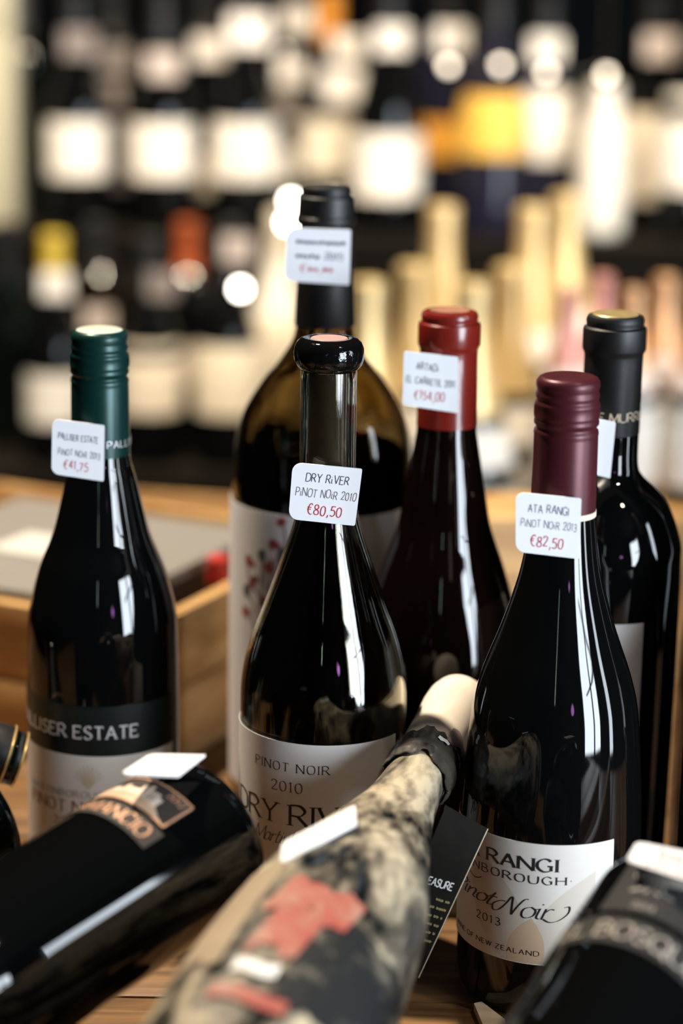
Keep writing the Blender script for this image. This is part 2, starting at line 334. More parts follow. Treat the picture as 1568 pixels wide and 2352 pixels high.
# --- green-capped bottle on the left
T = P(228, 757, 1.15)
pb = thing('wine_bottle', facing(T), 'dark wine bottle with dark green screw cap and white lettering on a black band', 'bottle', 'bottles standing at the front')
zt = T.z; GRN = mat('dark_green_cap', (.003, .030, .027), .32, metal=.35, noise=(.004, .035, .031), nscale=90)
pr = glass_prof([(.0400, .011), (.0402, .06), (.0400, .1), (.0394, .1428), (.0379, .1597), (.0325, .1801), (.0249, .1993), (.0182, .2268), (.0150, .2407), (.0140, .27), (.0135, .298)])
R = rfun(pr[5:]); lathe('glass_body', pr, GLASS, pb, 96)
c = screw_cap(pb, zt, .2407, 1.0, GRN, mat('cap_top_print', (.55, .60, .52), .35, metal=.2))
lettering(c, 'PALLISER', .0036, cyl_map(lambda z: .0154, rad(58), .2462, .0003), SILVER, .13, .06, gap=3)
b = shell('label_band', R, -128, 62, .0898, .1165, mat('green_black_label', (.004, .010, .010), .38), pb)
lettering(b, 'PALLISER ESTATE', .0068, cyl_map(R, rad(-31), .0990, .00055), SILVER, .19, .08, serif=True, gap=2.6, fit=.0787)
b = shell('front_label', R, -128, 62, .018, .0895, PAPERC, pb)
lettering(b, 'MARTINBOROUGH', .0036, cyl_map(R, rad(-31), .0665, .00055), GREYINK, .12, .05, serif=True, gap=3.4, fit=.05)
lettering(b, 'PINOT NOIR', .0062, cyl_map(R, rad(-31), .0580, .00055), REDINK, .15, .06, serif=True, gap=2.6)
lettering(b, '2013', .0045, cyl_map(R, rad(-31), .0500, .00055), REDINK, .14, .06, serif=True, gap=2.6)
# faint gilt tree crest above the words
vs, fs = [], []; fm = cyl_map(R, rad(-12), .0715, .0006)
for k in range(9):
    a = rad(20 + k * 17.5); pts = [(0, 0), (math.cos(a) * .004, .003 + math.sin(a) * .004), (math.cos(a) * .008, .004 + math.sin(a) * .009)]
    for (x0, y0), (x1, y1) in zip(pts, pts[1:]):
        q = len(vs); vs += [fm(x0 - .0004, y0), fm(x0 + .0004, y0), fm(x1 + .0004, y1), fm(x1 - .0004, y1)]; fs.append((q, q + 1, q + 2, q + 3))
link('crest', mesh('crest', vs, fs), mat('pale_gilt_print', (.55, .47, .33), .5), b, smooth=False)

# --- clear-necked bottle in the middle
T = P(756, 775, 1.09)
db = thing('wine_bottle', facing(T), 'dark burgundy bottle with clear corked neck, bead lip and large cream label', 'bottle', 'bottles standing at the front')
body = [(.0418, .011), (.0421, .06), (.0420, .119), (.0414, .1414), (.0373, .1612), (.0307, .1792), (.0224, .2024), (.0160, .2231), (.0140, .240), (.0137, .2521), (.0137, .2975)]
po = glass_prof(body)[:-1] + [(.0137, .2978), (.0097, .2978)]
bi = [(max(r - .0032, .0096), z) for r, z in smooth_prof(body, 6)]
pi_ = [(r, z) for r, z in reversed(bi) if .03 < z < .297] + [(.036, .026), (.02, .030), (0, .032)]
lathe('glass_body', po + pi_, CLEAR, db, 96, caps=False)
R = rfun(po[5:-1])
rw = [(r - .0036, z) for r, z in smooth_prof(body, 6) if .034 < z < .236]
lathe('wine', [(0, .0325), (.034, .0325)] + rw + [(0, rw[-1][1])], WINE, db, 64, caps=False)
lathe('lip_bead', [(.0095, .2980), (.0138, .2980), (.0150, .2988), (.0162, .3005), (.0169, .3030), (.0171, .3055), (.0168, .3085), (.0157, .3112), (.0138, .3128), (.0115, .3134), (.0095, .3130), (.0095, .2980)], mat('wavy_dark_glass', (.003, .003, .003), .05, ior=1.5, bump=.6, nscale=130), db, 72, caps=False, sharp=60)
ck = lathe('cork', [(0, .250), (.0090, .250), (.0092, .252), (.0092, .3115), (.0088, .3122), (0, .3122)], CORK, db, 40, caps=False)
lathe('cork_seal', [(0, .3133), (.0086, .3133), (.0093, .3126)], mat('dusty_pink_wax', (.42, .26, .24), .5, noise=(.30, .20, .18), nscale=160), ck, 40, caps=False)
b = shell('front_label', R, -98, 56, .018, .1205, PAPER, db, off=.0004, nz=12)
A = rad(-22)
lettering(b, 'PINOT NOIR', .0044, cyl_map(R, rad(-23.5), .1055, .00072), INK, .13, .05, serif=True, gap=3.6, space=6, fit=.0404)
lettering(b, '2010', .0052, cyl_map(R, rad(-25), .0950, .00072), REDINK, .14, .05, serif=True, gap=3.2)
lettering(b, 'DRY RIVER', .0106, cyl_map(R, rad(-18), .0778, .00072), INK, .14, .05, serif=True, gap=1.9, space=4.2, fit=.082)
lettering(b, 'Martinborough', .0075, cyl_map(R, rad(-20), .0672, .00072), GREYINK, .11, .04, slant=.4, gap=.5, fit=.047)

# --- burgundy screw-cap bottle on the right
T = P(1305, 868, 1.045)
ab = thing('wine_bottle', facing(T) @ Matrix.Translation((0, 0, .00715)) @ Matrix.Scale(.9858, 4), 'black wine bottle with burgundy screw cap and ivory crescent patterned label', 'bottle', 'bottles standing at the front')
MAR = mat('burgundy_cap', (.080, .014, .014), .36, metal=.3, noise=(.062, .010, .020), nscale=60)
body = [(.0440, .006), (.0446, .06), (.0443, .0881), (.0409, .1334), (.0367, .1545), (.0277, .1799), (.0215, .1996), (.0185, .2126), (.0162, .2290), (.0152, .2405), (.0142, .27), (.0137, .294)]
pr = glass_prof(body, z0=-.0072); R = rfun(pr[5:]); lathe('glass_body', pr, GLASS, ab, 96)
c = screw_cap(ab, .3030, .2385, 1.02, MAR)
lathe('cream_ring', [(.0153, .2360), (.0158, .2362), (.0158, .2388), (.0153, .2390)], mat('cream_ring', (.72, .60, .47), .5), c, 72, caps=False)
lab = shell('front_label', R, -126, 43, .0235, .0858, PAPERC, ab, nz=12)
A = rad(-40)
# pale crescent figures printed on the label
def lens(name, cx, cy, w, h, tilt, m, off):
    fm = cyl_map(R, A, 0, off); vs, fs = [], []; N = 24
    for i in range(N + 1):
        t = -1 + 2 * i / N; hw = w * (1 - t * t)
        for q_ in range(13):
            x, yv = (q_ / 6 - 1) * hw, t * h; a = rad(tilt); vs.append(fm(cx + x * math.cos(a) - yv * math.sin(a), max(.0240, min(.0853, cy + x * math.sin(a) + yv * math.cos(a)))))
    for i in range(N):
        for k in range(12): fs.append((i * 13 + k, i * 13 + k + 1, i * 13 + k + 14, i * 13 + k + 13))
    return link(name, mesh(name, vs, fs), m, lab)
BEI = mat('beige_print', (.60, .545, .47), .55); TAN = mat('tan_print', (.58, .43, .29), .55)
lens('crescent', .006, .047, .013, .033, 26, BEI, .00047); lens('crescent', .036, .042, .011, .034, -30, BEI, .00048); lens('crescent', .021, .030, .009, .018, -8, TAN, .00050)
lettering(lab, 'ATA RANGI', .0064, cyl_map(R, rad(-36.5), .0722, .00053), INK, .19, .07, serif=True, gap=2.0, fit=.066)
lettering(lab, 'MARTINBOROUGH*', .0040, cyl_map(R, rad(-38), .0656, .00053), INK, .17, .07, serif=True, gap=3.6, fit=.082)
lettering(lab, 'Pinot', .0080, cyl_map(R, rad(-56), .0497, .00053), INK, .11, .04, slant=.4, gap=.3, fit=.031)
lettering(lab, '@oi%', .0098, cyl_map(R, rad(-12), .0475, .00053), INK, .085, .03, slant=.3, gap=.3, fit=.034)
lettering(lab, '2013', .0040, cyl_map(R, rad(-39), .0403, .00053), INK, .16, .08, gap=4, fit=.0147)
lettering(lab, 'WINE OF NEW ZEALAND', .0025, cyl_map(R, A, .0282, .00053), INK, .18, .1, gap=3.4, fit=.056)
fm = cyl_map(R, rad(-52), .0645, .00053); sw = [fm(-.004 + .0004 * k, -.0022 - .0018 * math.sin(k / 24 * math.pi)) for k in range(25)]
vs, fs = [], []
for i, q in enumerate(sw): vs += [q + Vector((0, 0, .0003)), q - Vector((0, 0, .0003))]
fs = [(2 * i, 2 * i + 1, 2 * i + 3, 2 * i + 2) for i in range(24)]
link('flourish', mesh('flourish', vs, fs), INK, lab, smooth=False)

# --- cork-finished capsules
def capsule(parent, zt, zb, rt, rc, rn, rb, m, collar=(.0065, .018), name='capsule', bead=False):
    prof = [(0, zt - .0004), (rt * .80, zt - .0004), (rt * .84, zt), (rt * .95, zt - .0006), (rt, zt - .0022), (rt * 1.005, zt - .0036), (rt * .985, zt - .0046), (rt * .99, zt - collar[0] + .0008),
            (rc * .985, zt - collar[0]), (rc, zt - collar[0] - .0012), (rc * 1.005, zt - collar[1] + .001)]
    if bead: prof += [(rc * 1.05, zt - collar[1] + .0002), (rc * 1.07, zt - collar[1] - .0015), (rc * 1.04, zt - collar[1] - .003)]
    prof += [(rc * .99, zt - collar[1] - (.0035 if bead else 0)), (rn * 1.01, zt - collar[1] - .0016), (rn, zt - collar[1] - .003), (rn, zt - collar[1] - .007), (rb, zb), (rb - .0005, zb)]
    return lathe(name, prof, m, parent, 80, caps=False, sharp=28)
# --- red capsule bottle
T = P(1033, 715, 1.175); T.z = .315
rb = thing('wine_bottle', facing(T) @ Matrix.Translation((0, 0, -.0065)) @ Matrix.Scale(1.013, 4), 'black bottle with glossy red capsule standing behind the clear-necked bottle', 'bottle', 'bottles standing at the front')
RED = mat('glossy_red_capsule', (.17, .013, .008), .25, coat=.3)
body = [(.0425, .018), (.0428, .06), (.0426, .118), (.0415, .142), (.0375, .162), (.0325, .1790), (.0247, .2012), (.0209, .2218), (.0166, .2461), (.0154, .2556), (.0140, .285), (.0138, .305)]
pr = glass_prof(body, z0=.0066); lathe('glass_body', pr, GLASSR, rb, 96)
c = capsule(rb, T.z + .0005, .2556, .0146, .0160, .0149, .0158, RED)
o = lathe('top_print', [(0, .3155), (.0105, .3155)], mat('black_gold_emblem', (.03, .03, .02), .4, noise=(.55, .25, .16), nscale=230), c, 40, caps=False); o.location.z = T.z - .3148
o = shell('back_label', rfun(pr[5:]), 120, 240, .03, .11, PAPER, rb)
# --- matte black capsule bottle on the right
T = P(1413, 722, 1.145)
mb = thing('wine_bottle', facing(T), 'high-shouldered black bottle with matte black capsule and gilt top behind the right-hand bottle', 'bottle', 'bottles standing at the front')
BLK = mat('matte_black_capsule', (.0045, .005, .0055), .46)
k = 1.145 / 1.13
body = [(.0385, .011), (.0395, .08), (.0398, .16), (.0396, .188), (.0389, .1965 + .004), (.0333, .2117 + .004), (.0269, .2210 + .004), (.0180, .2295 + .004), (.0150, .2346 + .006), (.0146, .26), (.0140, .29), (.0138, .312)]
pr = glass_prof(body); R = rfun(pr[5:]); lathe('glass_body', pr, GLASS, mb, 96)
c = capsule(mb, T.z, .2565, .0146, .0161, .0149, .0149, BLK)
o = lathe('top_print', [(0, T.z + .0006), (.0112, .0006 + T.z), (.0118, T.z + .0001)], mat('gilt_emblem', (.50, .38, .17), .4, metal=.4, noise=(.22, .17, .08), nscale=260), c, 40, caps=False)
lettering(c, 'DE MURRIETA', .0045, cyl_map(lambda z: .0150, rad(36), .2645, .0004), mat('gilt_print', (.60, .50, .38), .4), .17, .12, gap=1.6)
shell('front_label', R, -125, 32, .085, .1655, PAPER, mb)
# --- big olive bottle at the back
T = P(750, 425, 1.235); k = 1.235 / 1.20
gb = thing('wine_bottle', facing(T), 'large olive glass bottle with black capsule and a red-flowered white label at the back', 'bottle', 'bottles standing at the front')
f0 = .3722; zz = lambda z: T.z - (f0 - z) * k
body = [(.0515, .011), (.0520, .08), (.0518, .17), (.0516, zz(.1996)), (.0504, zz(.2218)), (.0462, zz(.246)), (.0352, zz(.2653)), (.0252, zz(.2775)), (.0174, zz(.291)), (.0160, zz(.305)), (.0153, zz(.3189)), (.0143, zz(.3502)), (.0138, zz(.366))]
po = glass_prof(body); bi = [(max(r - .0036, .0095), z) for r, z in smooth_prof(body, 6)]
lathe('glass_body', po + [(.0095, zz(.366))] + [(r, z) for r, z in reversed(bi) if z > .03][1:] + [(.044, .027), (.02, .03), (0, .032)], CLEARB, gb, 96, caps=False)
R = rfun(po[5:])
rw = [(r - .0041, z) for r, z in smooth_prof(body, 6) if .034 < z < zz(.234)]
lathe('wine', [(0, .0325), (.042, .0325)] + rw + [(0, rw[-1][1])], WINE, gb, 64, caps=False)
capsule(gb, T.z, zz(.2975), .0139, .0156, .0146, .0172, BLK, (.0062, .0175), bead=True)
lab = shell('front_label', R, -99, 99, .03, .194, mat('cool_white_label', (.72, .71, .73), .5), gb, off=.0004, nz=12)
fm0 = cyl_map(R, rad(-41), .160, .00072); fm = lambda x, yv: fm0(x * .85, yv * .85); rng = random.Random(4)
def sprig(name, pts, wd, m):
    vs, fs = [], []
    for i, (x, yv) in enumerate(pts):
        a = pts[max(0, i - 1)]; bq = pts[min(len(pts) - 1, i + 1)]; dx, dy = bq[0] - a[0], bq[1] - a[1]; L = math.hypot(dx, dy) or 1
        wq = wd * (1 - .6 * i / len(pts)); vs += [fm(x - dy / L * wq, yv + dx / L * wq), fm(x + dy / L * wq, yv - dx / L * wq)]
    fs = [(2 * i, 2 * i + 1, 2 * i + 3, 2 * i + 2) for i in range(len(pts) - 1)]
    return link(name, mesh(name, vs, fs), m, lab, smooth=False)
BR = mat('brown_print', (.12, .075, .06), .6); FL = mat('red_flower_print', (.33, .055, .06), .6); LF = mat('slate_leaf_print', (.10, .13, .15), .6)
def blob(name, x, yv, r, m):
    vs = [fm(x, yv)]; N = 9
    for k in range(N): a = 2 * math.pi * k / N; rr = r * rng.uniform(.7, 1.15); vs.append(fm(x + rr * math.cos(a), yv + rr * math.sin(a)))
    link(name, mesh(name, vs, [(0, 1 + k, 1 + (k + 1) % N) for k in range(N)]), m, lab, smooth=False)
tips = [(-.010, .006), (.002, .012), (.012, .020), (.017, .036), (-.012, -.016), (-.006, -.008), (.008, .004), (.018, .016), (-.012, -.030), (.004, -.02)]
for j, (x, yv) in enumerate(tips):
    s = Vector((.012, -.045)); e = Vector((x, yv)); pts = []
    for q in range(9):
        t = q / 8; p_ = s.lerp(e, t); pts.append((p_.x + .004 * math.sin(t * 6 + j), p_.y + .003 * math.sin(t * 5 + 2 * j)))
    sprig('branch', pts, .0011, BR)
    blob('flower', x, yv, .0042 if j != 3 else .0036, FL if j % 3 != 1 else LF)
for j in range(14): blob('leaf', rng.uniform(-.014, .018), rng.uniform(-.04, .012), rng.uniform(.0016, .003), (LF, FL, BR)[j % 3])

for _x, _y, _l in ((.224, 1.158, 'added dark bottle out of view at the right, there to darken reflections'),):  # unseen bottle added to darken reflections in the side of the black-capsule bottle
    e0 = thing('wine_bottle', Matrix.Translation((_x, _y, 0)), _l, 'bottle', 'bottles standing at the front')
    pr = glass_prof([(.042, .011), (.0424, .06), (.0422, .119), (.0414, .1414), (.0373, .1612), (.0307, .1792), (.0224, .2024), (.0160, .2231), (.0140, .240), (.0137, .29)]); lathe('glass_body', pr, GLASS, e0, 72)
    capsule(e0, .296, .236, .0140, .0153, .0149, .0152, BLK)
eb = thing('wine_bottle', Matrix.Translation((.214, 1.062, 0)), 'plain dark bottle cut off by the right edge of the picture', 'bottle', 'bottles standing at the front')
pr = glass_prof([(.042, .011), (.0424, .06), (.0422, .119), (.0414, .1414), (.0373, .1612), (.0307, .1792), (.0224, .2024), (.0160, .2231), (.0140, .240), (.0137, .29)]); lathe('glass_body', pr, GLASS, eb, 72)
capsule(eb, .296, .236, .0140, .0153, .0149, .0152, BLK)

# ------------------------------------------------------------------ foreground bottles that lie
def frame_along(base, ez):
    """local z = bottle axis, local -Y turned to the camera"""
    ez = ez.normalized(); m = (CAM - base); m = (m - ez * m.dot(ez)).normalized(); ey = -m; ex = ey.cross(ez)
    return Matrix(((ex.x, ey.x, ez.x, base.x), (ex.y, ey.y, ez.y, base.y), (ex.z, ey.z, ez.z, base.z), (0, 0, 0, 1)))
# --- dusty bottle
N_ = P(962, 1778, 1.085); B_ = P(668, 2300, .912); dv = (N_ - B_).normalized(); base = B_ - dv * .110
L0 = .110
def s_at(row):
    lo, hi = 0., .5
    for _ in range(40):
        m = (lo + hi) / 2
        if pix(base + dv * m)[1] > row: lo = m
        else: hi = m
    return lo
def r_at(row, hw):
    s = s_at(row); return (hw * pix(base + dv * s)[2] / FPX, s)
body = [(.0443, .011), (.0447, .06), (.0447, .10), r_at(2180, 226), r_at(2085, 199), r_at(1978, 142), r_at(1880, 92), r_at(1820, 75), r_at(1778, 71), (.0143, s_at(1700)), (.0140, s_at(1640))]
dm = bpy.data.materials.new('dusty_silted_glass'); dm.use_nodes = True; nt = dm.node_tree; bs = nt.nodes['Principled BSDF']
tc = nt.nodes.new('ShaderNodeTexCoord'); mp = nt.nodes.new('ShaderNodeMapping'); mp.inputs['Scale'].default_value = (1, 1, .55)
n1 = nt.nodes.new('ShaderNodeTexNoise'); n1.inputs['Scale'].default_value = 34; n1.inputs['Detail'].default_value = 8; n1.inputs['Roughness'].default_value = .62; n1.inputs['Distortion'].default_value = .5
n2 = nt.nodes.new('ShaderNodeTexNoise'); n2.inputs['Scale'].default_value = 170; n2.inputs['Detail'].default_value = 4
mx = nt.nodes.new('ShaderNodeMath'); mx.operation = 'MULTIPLY_ADD'; mx.inputs[1].default_value = .28
cr = nt.nodes.new('ShaderNodeValToRGB'); e = cr.color_ramp.elements; e[0].position = .545; e[0].color = (.005, .007, .008, 1); e[1].position = .79; e[1].color = (.46, .39, .27, 1)
e2 = e.new(.64); e2.color = (.12, .10, .07, 1)
nt.links.new(tc.outputs['Object'], mp.inputs[0]); nt.links.new(mp.outputs[0], n1.inputs[0]); nt.links.new(mp.outputs[0], n2.inputs[0])
nt.links.new(n2.outputs['Fac'], mx.inputs[0]); nt.links.new(n1.outputs['Fac'], mx.inputs[2]); nt.links.new(mx.outputs[0], cr.inputs[0]); nt.links.new(cr.outputs[0], bs.inputs['Base Color'])
rr = nt.nodes.new('ShaderNodeMapRange'); rr.inputs[1].default_value = .5; rr.inputs[2].default_value = .7; rr.inputs[3].default_value = .12; rr.inputs[4].default_value = .75
nt.links.new(mx.outputs[0], rr.inputs[0]); nt.links.new(rr.outputs[0], bs.inputs['Roughness'])
dbt = thing('dusty_wine_bottle', frame_along(base, dv), 'dust-caked old wine bottle lying with pale wax-covered neck pointing away', 'bottle')
pr = glass_prof(body); R = rfun(pr[5:]); lathe('glass_body', pr, dm, dbt, 96)
st = s_at(1600); sb = s_at(1765)
WAX = mat('cream_wax_capsule', (.86, .79, .67), .5, noise=(.70, .58, .47), nscale=60, bump=.4)
c = lathe('wax_capsule', [(0, st), (.008, st), (.0124, st - .0015), (.0149, st - .005), (.0162, st - .011), (.0166, st - .020), (.0163, st - .027), (.0158, st - .032), (.0155, sb)], WAX, dbt, 64, caps=False, sharp=60)
shell('violet_stain', lambda z: .0160, 12, 100, sb + .008, sb + .020, mat('violet_wax_stain', (.30, .15, .20), .6, noise=(.78, .66, .56), nscale=120), c, .0004, .0003, 30, 4, edge=lambda fa, fz: .002 * math.sin(fa * 11) * fz)
nbm = mat('black_neck_wrap', (.012, .010, .011), .45, noise=(.10, .085, .065), nscale=110, bump=.6)
wr_ = lambda z: .0158 + .0006 * math.sin(z * 900) + .0004 * math.sin(z * 2300)
nb = shell('neck_wrap', wr_, -180, 180, sb - .0145, sb + .010, nbm, dbt, .0004, .0006, 90, 10, edge=lambda fa, fz: (.0016 * math.sin(fa * 31) + .0011 * math.sin(fa * 74 + 1)) * (fz > .6) - (.0028 * math.sin(fa * 19 + 2) + .0015 * math.sin(fa * 50)) * (fz < .4))
vs = []; fm = cyl_map(lambda z: .0174, rad(8), sb + .0035, .0008)
blobp = [(-.0032, -.001), (-.0014, -.0022), (.0006, -.0012), (.0028, -.0016), (.0034, .0006), (.0014, .0016), (-.0008, .0010), (-.0028, .0014)]
vs = [fm(0, 0)] + [fm(*q) for q in blobp]
link('paper_scrap', mesh('paper_scrap', vs, [(0, 1 + k, 1 + (k + 1) % 8) for k in range(8)]), PAPER, nb, smooth=False)
jag = lambda fa, fz: (fz - .5) * (.0050 * math.sin(fa * 8 + 1) + .0028 * math.sin(fa * 19) + .0014 * math.sin(fa * 43)) + .0012 * math.sin(fa * 5)
def worn(name, col, dust, lo, hi, scale=60):
    m = bpy.data.materials.new(name); m.use_nodes = True; nt = m.node_tree; bs = nt.nodes['Principled BSDF']
    tc = nt.nodes.new('ShaderNodeTexCoord'); n1 = nt.nodes.new('ShaderNodeTexNoise'); n1.inputs['Scale'].default_value = scale; n1.inputs['Detail'].default_value = 8; n1.inputs['Roughness'].default_value = .65
    cr = nt.nodes.new('ShaderNodeValToRGB'); e = cr.color_ramp.elements; e[0].position = lo; e[0].color = (*col, 1); e[1].position = hi; e[1].color = (*dust, 1)
    nt.links.new(tc.outputs['Object'], n1.inputs[0]); nt.links.new(n1.outputs['Fac'], cr.inputs[0]); nt.links.new(cr.outputs[0], bs.inputs['Base Color']); bs.inputs['Roughness'].default_value = .6
    return m
RP = worn('worn_red_label', (.30, .065, .045), (.34, .20, .14), .45, .68); BP = worn('worn_black_label', (.005, .006, .007), (.20, .17, .12), .52, .72, 45)
RP0 = mat('worn_red_label_plain', (.46, .11, .085), .6)
# --- worn label pieces, by angle round the bottle and distance from its base
shell('worn_label', R, -10, 62, .050, .118, BP, dbt, .0003, .0003, edge=jag)
shell('worn_label', R, -34, -9, .078, .113, RP, dbt, .0008, .0003, edge=jag, skew=6)
shell('worn_label', R, -38, 6, .108, .131, RP, dbt, .0010, .0003, edge=jag, skew=5)
shell('worn_label', R, -74, -44, .070, .150, mat('worn_tan_label', (.36, .28, .19), .7, noise=(.24, .18, .12), nscale=50), dbt, .0004, .0003, edge=jag)
shell('worn_label', R, -34, -12, .060, .068, PAPER, dbt, .0014, .0003, edge=lambda a, b: .001 * math.sin(a * 7))
shell('worn_label', R, -38, 0, .042, .050, RP, dbt, .0014, .0003, edge=lambda a, b: .001 * math.sin(a * 7))

# --- castle label bottle at lower left
CF = P(476, 1912, 1.03); CN = P(107, 2147, .962); ez = (CN - CF).normalized()
M = frame_along(CF, ez)
def slender(r0, r1, L): return [(r0, .010), (r0, .045), (r0, .07), (r1, L), (r1 * .995, L + .04), (r1 * .90, L + .060), (r1 * .62, L + .078), (.0165, L + .095), (.0148, L + .115), (.0142, L + .175)]
L = (CN - CF).length
ambt = thing('wine_bottle', M, 'black bottle lying on its side with copper castle label at lower left', 'bottle', 'bottles lying at the front')
pr = glass_prof(slender(.0388, .0386, L)); R = rfun(pr[5:]); lathe('glass_body', pr, GLASS, ambt, 96)
capsule(ambt, pr[-1][1] + .004, L + .105, .0140, .0152, .0150, .0156, BLK)
LB = mat('taupe_black_label', (.026, .021, .018), .75, noise=(.038, .030, .025), nscale=200); PALE = mat('pale_copper_print', (.66, .50, .37), .5, noise=(.45, .27, .16), nscale=420)
AR = 17   # right edge of the label; printing runs the other way because the bottle's foot points away
lab = shell('picture_label', R, AR, 106, .0270, .0460, LB, ambt)
lab2 = shell('name_label', R, AR - 4, 106, .0482, .0608, LB, ambt)
fm = cyl_map(R, rad(61.5), .0365, .0008, flip=True)     # s to the right, t towards the foot
Rm = .0386; half = rad(89) / 2 * Rm
def strip(name, pts, wd, m, par, f=None):
    f = f or fm; vs, fs = [], []
    dense = []
    for a, b2 in zip(pts, pts[1:]):
        for q in range(12): dense.append((a[0] + (b2[0] - a[0]) * q / 12, a[1] + (b2[1] - a[1]) * q / 12))
    dense.append(pts[-1])
    for i, (x, yv) in enumerate(dense):
        a = dense[max(0, i - 1)]; b2 = dense[min(len(dense) - 1, i + 1)]; dx, dy = b2[0] - a[0], b2[1] - a[1]; Ln = math.hypot(dx, dy) or 1
        vs += [f(x - dy / Ln * wd, yv + dx / Ln * wd), f(x + dy / Ln * wd, yv - dx / Ln * wd)]
    fs = [(2 * i, 2 * i + 1, 2 * i + 3, 2 * i + 2) for i in range(len(dense) - 1)]
    return link(name, mesh(name, vs, fs), m, par, smooth=False)
h2 = half - .0006
strip('border', [(-h2, -.0094), (h2, -.0094), (h2, .0094), (-h2, .0094)], .0005, COPPER, lab)
lettering(lab, '2012', .0034, lambda s, t: fm(half - .0075 + s, .0042 + t), COPPER, .16, .09, gap=2)
def quad(name, x0, x1, y0, y1, m, par):
    vs, fs = [], []; n = 6
    for i in range(n + 1):
        x = x0 + (x1 - x0) * i / n; vs += [fm(x, y0), fm(x, y1)]
    return link(name, mesh(name, vs, [(2 * i, 2 * i + 1, 2 * i + 3, 2 * i + 2) for i in range(n)]), m, par, smooth=False)
hill = [(-.028, -.0088), (-.028, -.0035), (-.014, -.0008), (-.004, -.0012), (.004, -.0005), (.012, -.001), (.019, -.004), (.0245, -.0078), (.028, -.0090)]
vs, fs = [], []
for i in range(len(hill) - 1):
    (x0, y0), (x1, y1) = hill[i], hill[i + 1]
    for q in range(5):
        t = q / 5; x = x0 + (x1 - x0) * t; vs += [fm(x, -.0090), fm(x, y0 + (y1 - y0) * t)]
fs = [(2 * i, 2 * i + 1, 2 * i + 3, 2 * i + 2) for i in range(len(vs) // 2 - 1)]
link('hill_print', mesh('hill_print', vs, fs), PALE, lab, smooth=False)
PAL2 = mat('ivory_print', (.72, .60, .48), .5)
for x0, x1, y0, y1 in ((-.012, -.009, -.003, .0030), (-.0085, -.003, -.003, .0012), (-.003, -.0006, -.003, .0045), (.000, .0022, -.004, .0062), (.0022, .0080, -.004, .0032), (.0080, .0108, -.005, .0012), (-.019, -.013, -.003, .0008)):
    quad('tower_print', x0 + .0085, x1 + .0085, y0, y1, PAL2, lab)
for x in (.0033, .0048, .0063): quad('arch_print', x + .0085, x + .0091, -.003, .0025, LB, lab).location = (0, 0, 0)
lettering(lab2, 'AMANCIO', .0076, cyl_map(R, rad(51), .0584, .0007, flip=True), COPPER, .17, .07, serif=True, gap=2.2, fit=.0425)

# --- tree label bottle at lower right
CF2 = P(1570, 2112, .97); af = Vector((.47, .845, .25)).normalized()
bo = thing('wine_bottle', frame_along(CF2, -af), 'blurred black bottle lying at lower right with pale tree emblem', 'bottle', 'bottles lying at the front')
pr = glass_prof(slender(.0388, .0385, .09)); R = rfun(pr[5:]); lathe('glass_body', pr, GLASS, bo, 96)
capsule(bo, pr[-1][1] + .004, .09 + .105, .0140, .0152, .0150, .0155, BLK)
LB2 = mat('grey_black_label', (.009, .0085, .009), .8, noise=(.013, .012, .012), nscale=180); GP = mat('warm_grey_print', (.27, .245, .215), .7)
TC = 26
lab = shell('picture_label', R, TC - 36, TC + 26, .0135, .0490, LB2, bo)
lab2 = shell('name_label', R, TC - 76, TC + 52, .0530, .0705, LB2, bo)
fm = cyl_map(R, rad(TC), .031, .0008, flip=True)
for j, (x, yv, r) in enumerate([(-.007, .006, .0036), (-.002, .0085, .0042), (.004, .0088, .0044), (.009, .006, .0036), (.001, .0055, .0040), (.006, .005, .0034), (-.004, .005, .0030)]):
    vs = [fm(x, yv)] + [fm(x + r * math.cos(2 * math.pi * k / 10), yv + r * .7 * math.sin(2 * math.pi * k / 10)) for k in range(10)]
    link('tree_crown_print', mesh('tree_crown_print', vs, [(0, 1 + k, 1 + (k + 1) % 10) for k in range(10)]), GP, lab, smooth=False)
for x in (-.004, -.001, .002, .005): strip('trunk_print', [(x * .6 + .0006, .004), (x, -.003), (x * 2.1, -.0048)], .0008, GP, lab)
lettering(lab, '2014', .0035, lambda s, t: fm(s + .001, t - .0155), GP, .16, .09, gap=2)
lettering(lab2, 'EL BOSQUE', .0096, cyl_map(R, rad(22), .0668, .0008, flip=True), GP, .16, .07, serif=True, gap=1.8, fit=.064)
# --- dark bottle end at the left edge, and a gold-necked bottle behind it
CF3 = P(-58, 1880, 1.06)
o3 = thing('wine_bottle', frame_along(CF3, ez), 'plain black bottle end lying at the left edge beside the green-capped bottle', 'bottle', 'bottles lying at the front')
pr = glass_prof(slender(.0360, .0320, L)); lathe('glass_body', pr, GLASSG, o3, 64)
capsule(o3, pr[-1][1] + .004, L + .105, .0140, .0152, .0150, .0156, BLK)
GN = P(48, 1746, 1.16); gz = Vector((.93, .10, -.33)).normalized()
o4 = thing('wine_bottle', frame_along(GN - gz * .30, gz), 'gold-ringed black bottle neck poking in at the left edge', 'bottle', 'bottles lying at the front')
pr = glass_prof([(.038, .01), (.038, .17), (.036, .19), (.022, .215), (.0155, .23), (.0145, .25), (.0142, .296)]); lathe('glass_body', pr, GLASSG, o4, 64)
c = capsule(o4, .300, .235, .0140, .0155, .0149, .0160, BLK)
for z, r in ((.2995, .0143), (.2925, .0159), (.281, .0159)):
    lathe('gold_ring', [(r, z - .0007), (r + .0006, z - .0004), (r + .0006, z + .0004), (r, z + .0007)], GOLD, c, 48, caps=False)

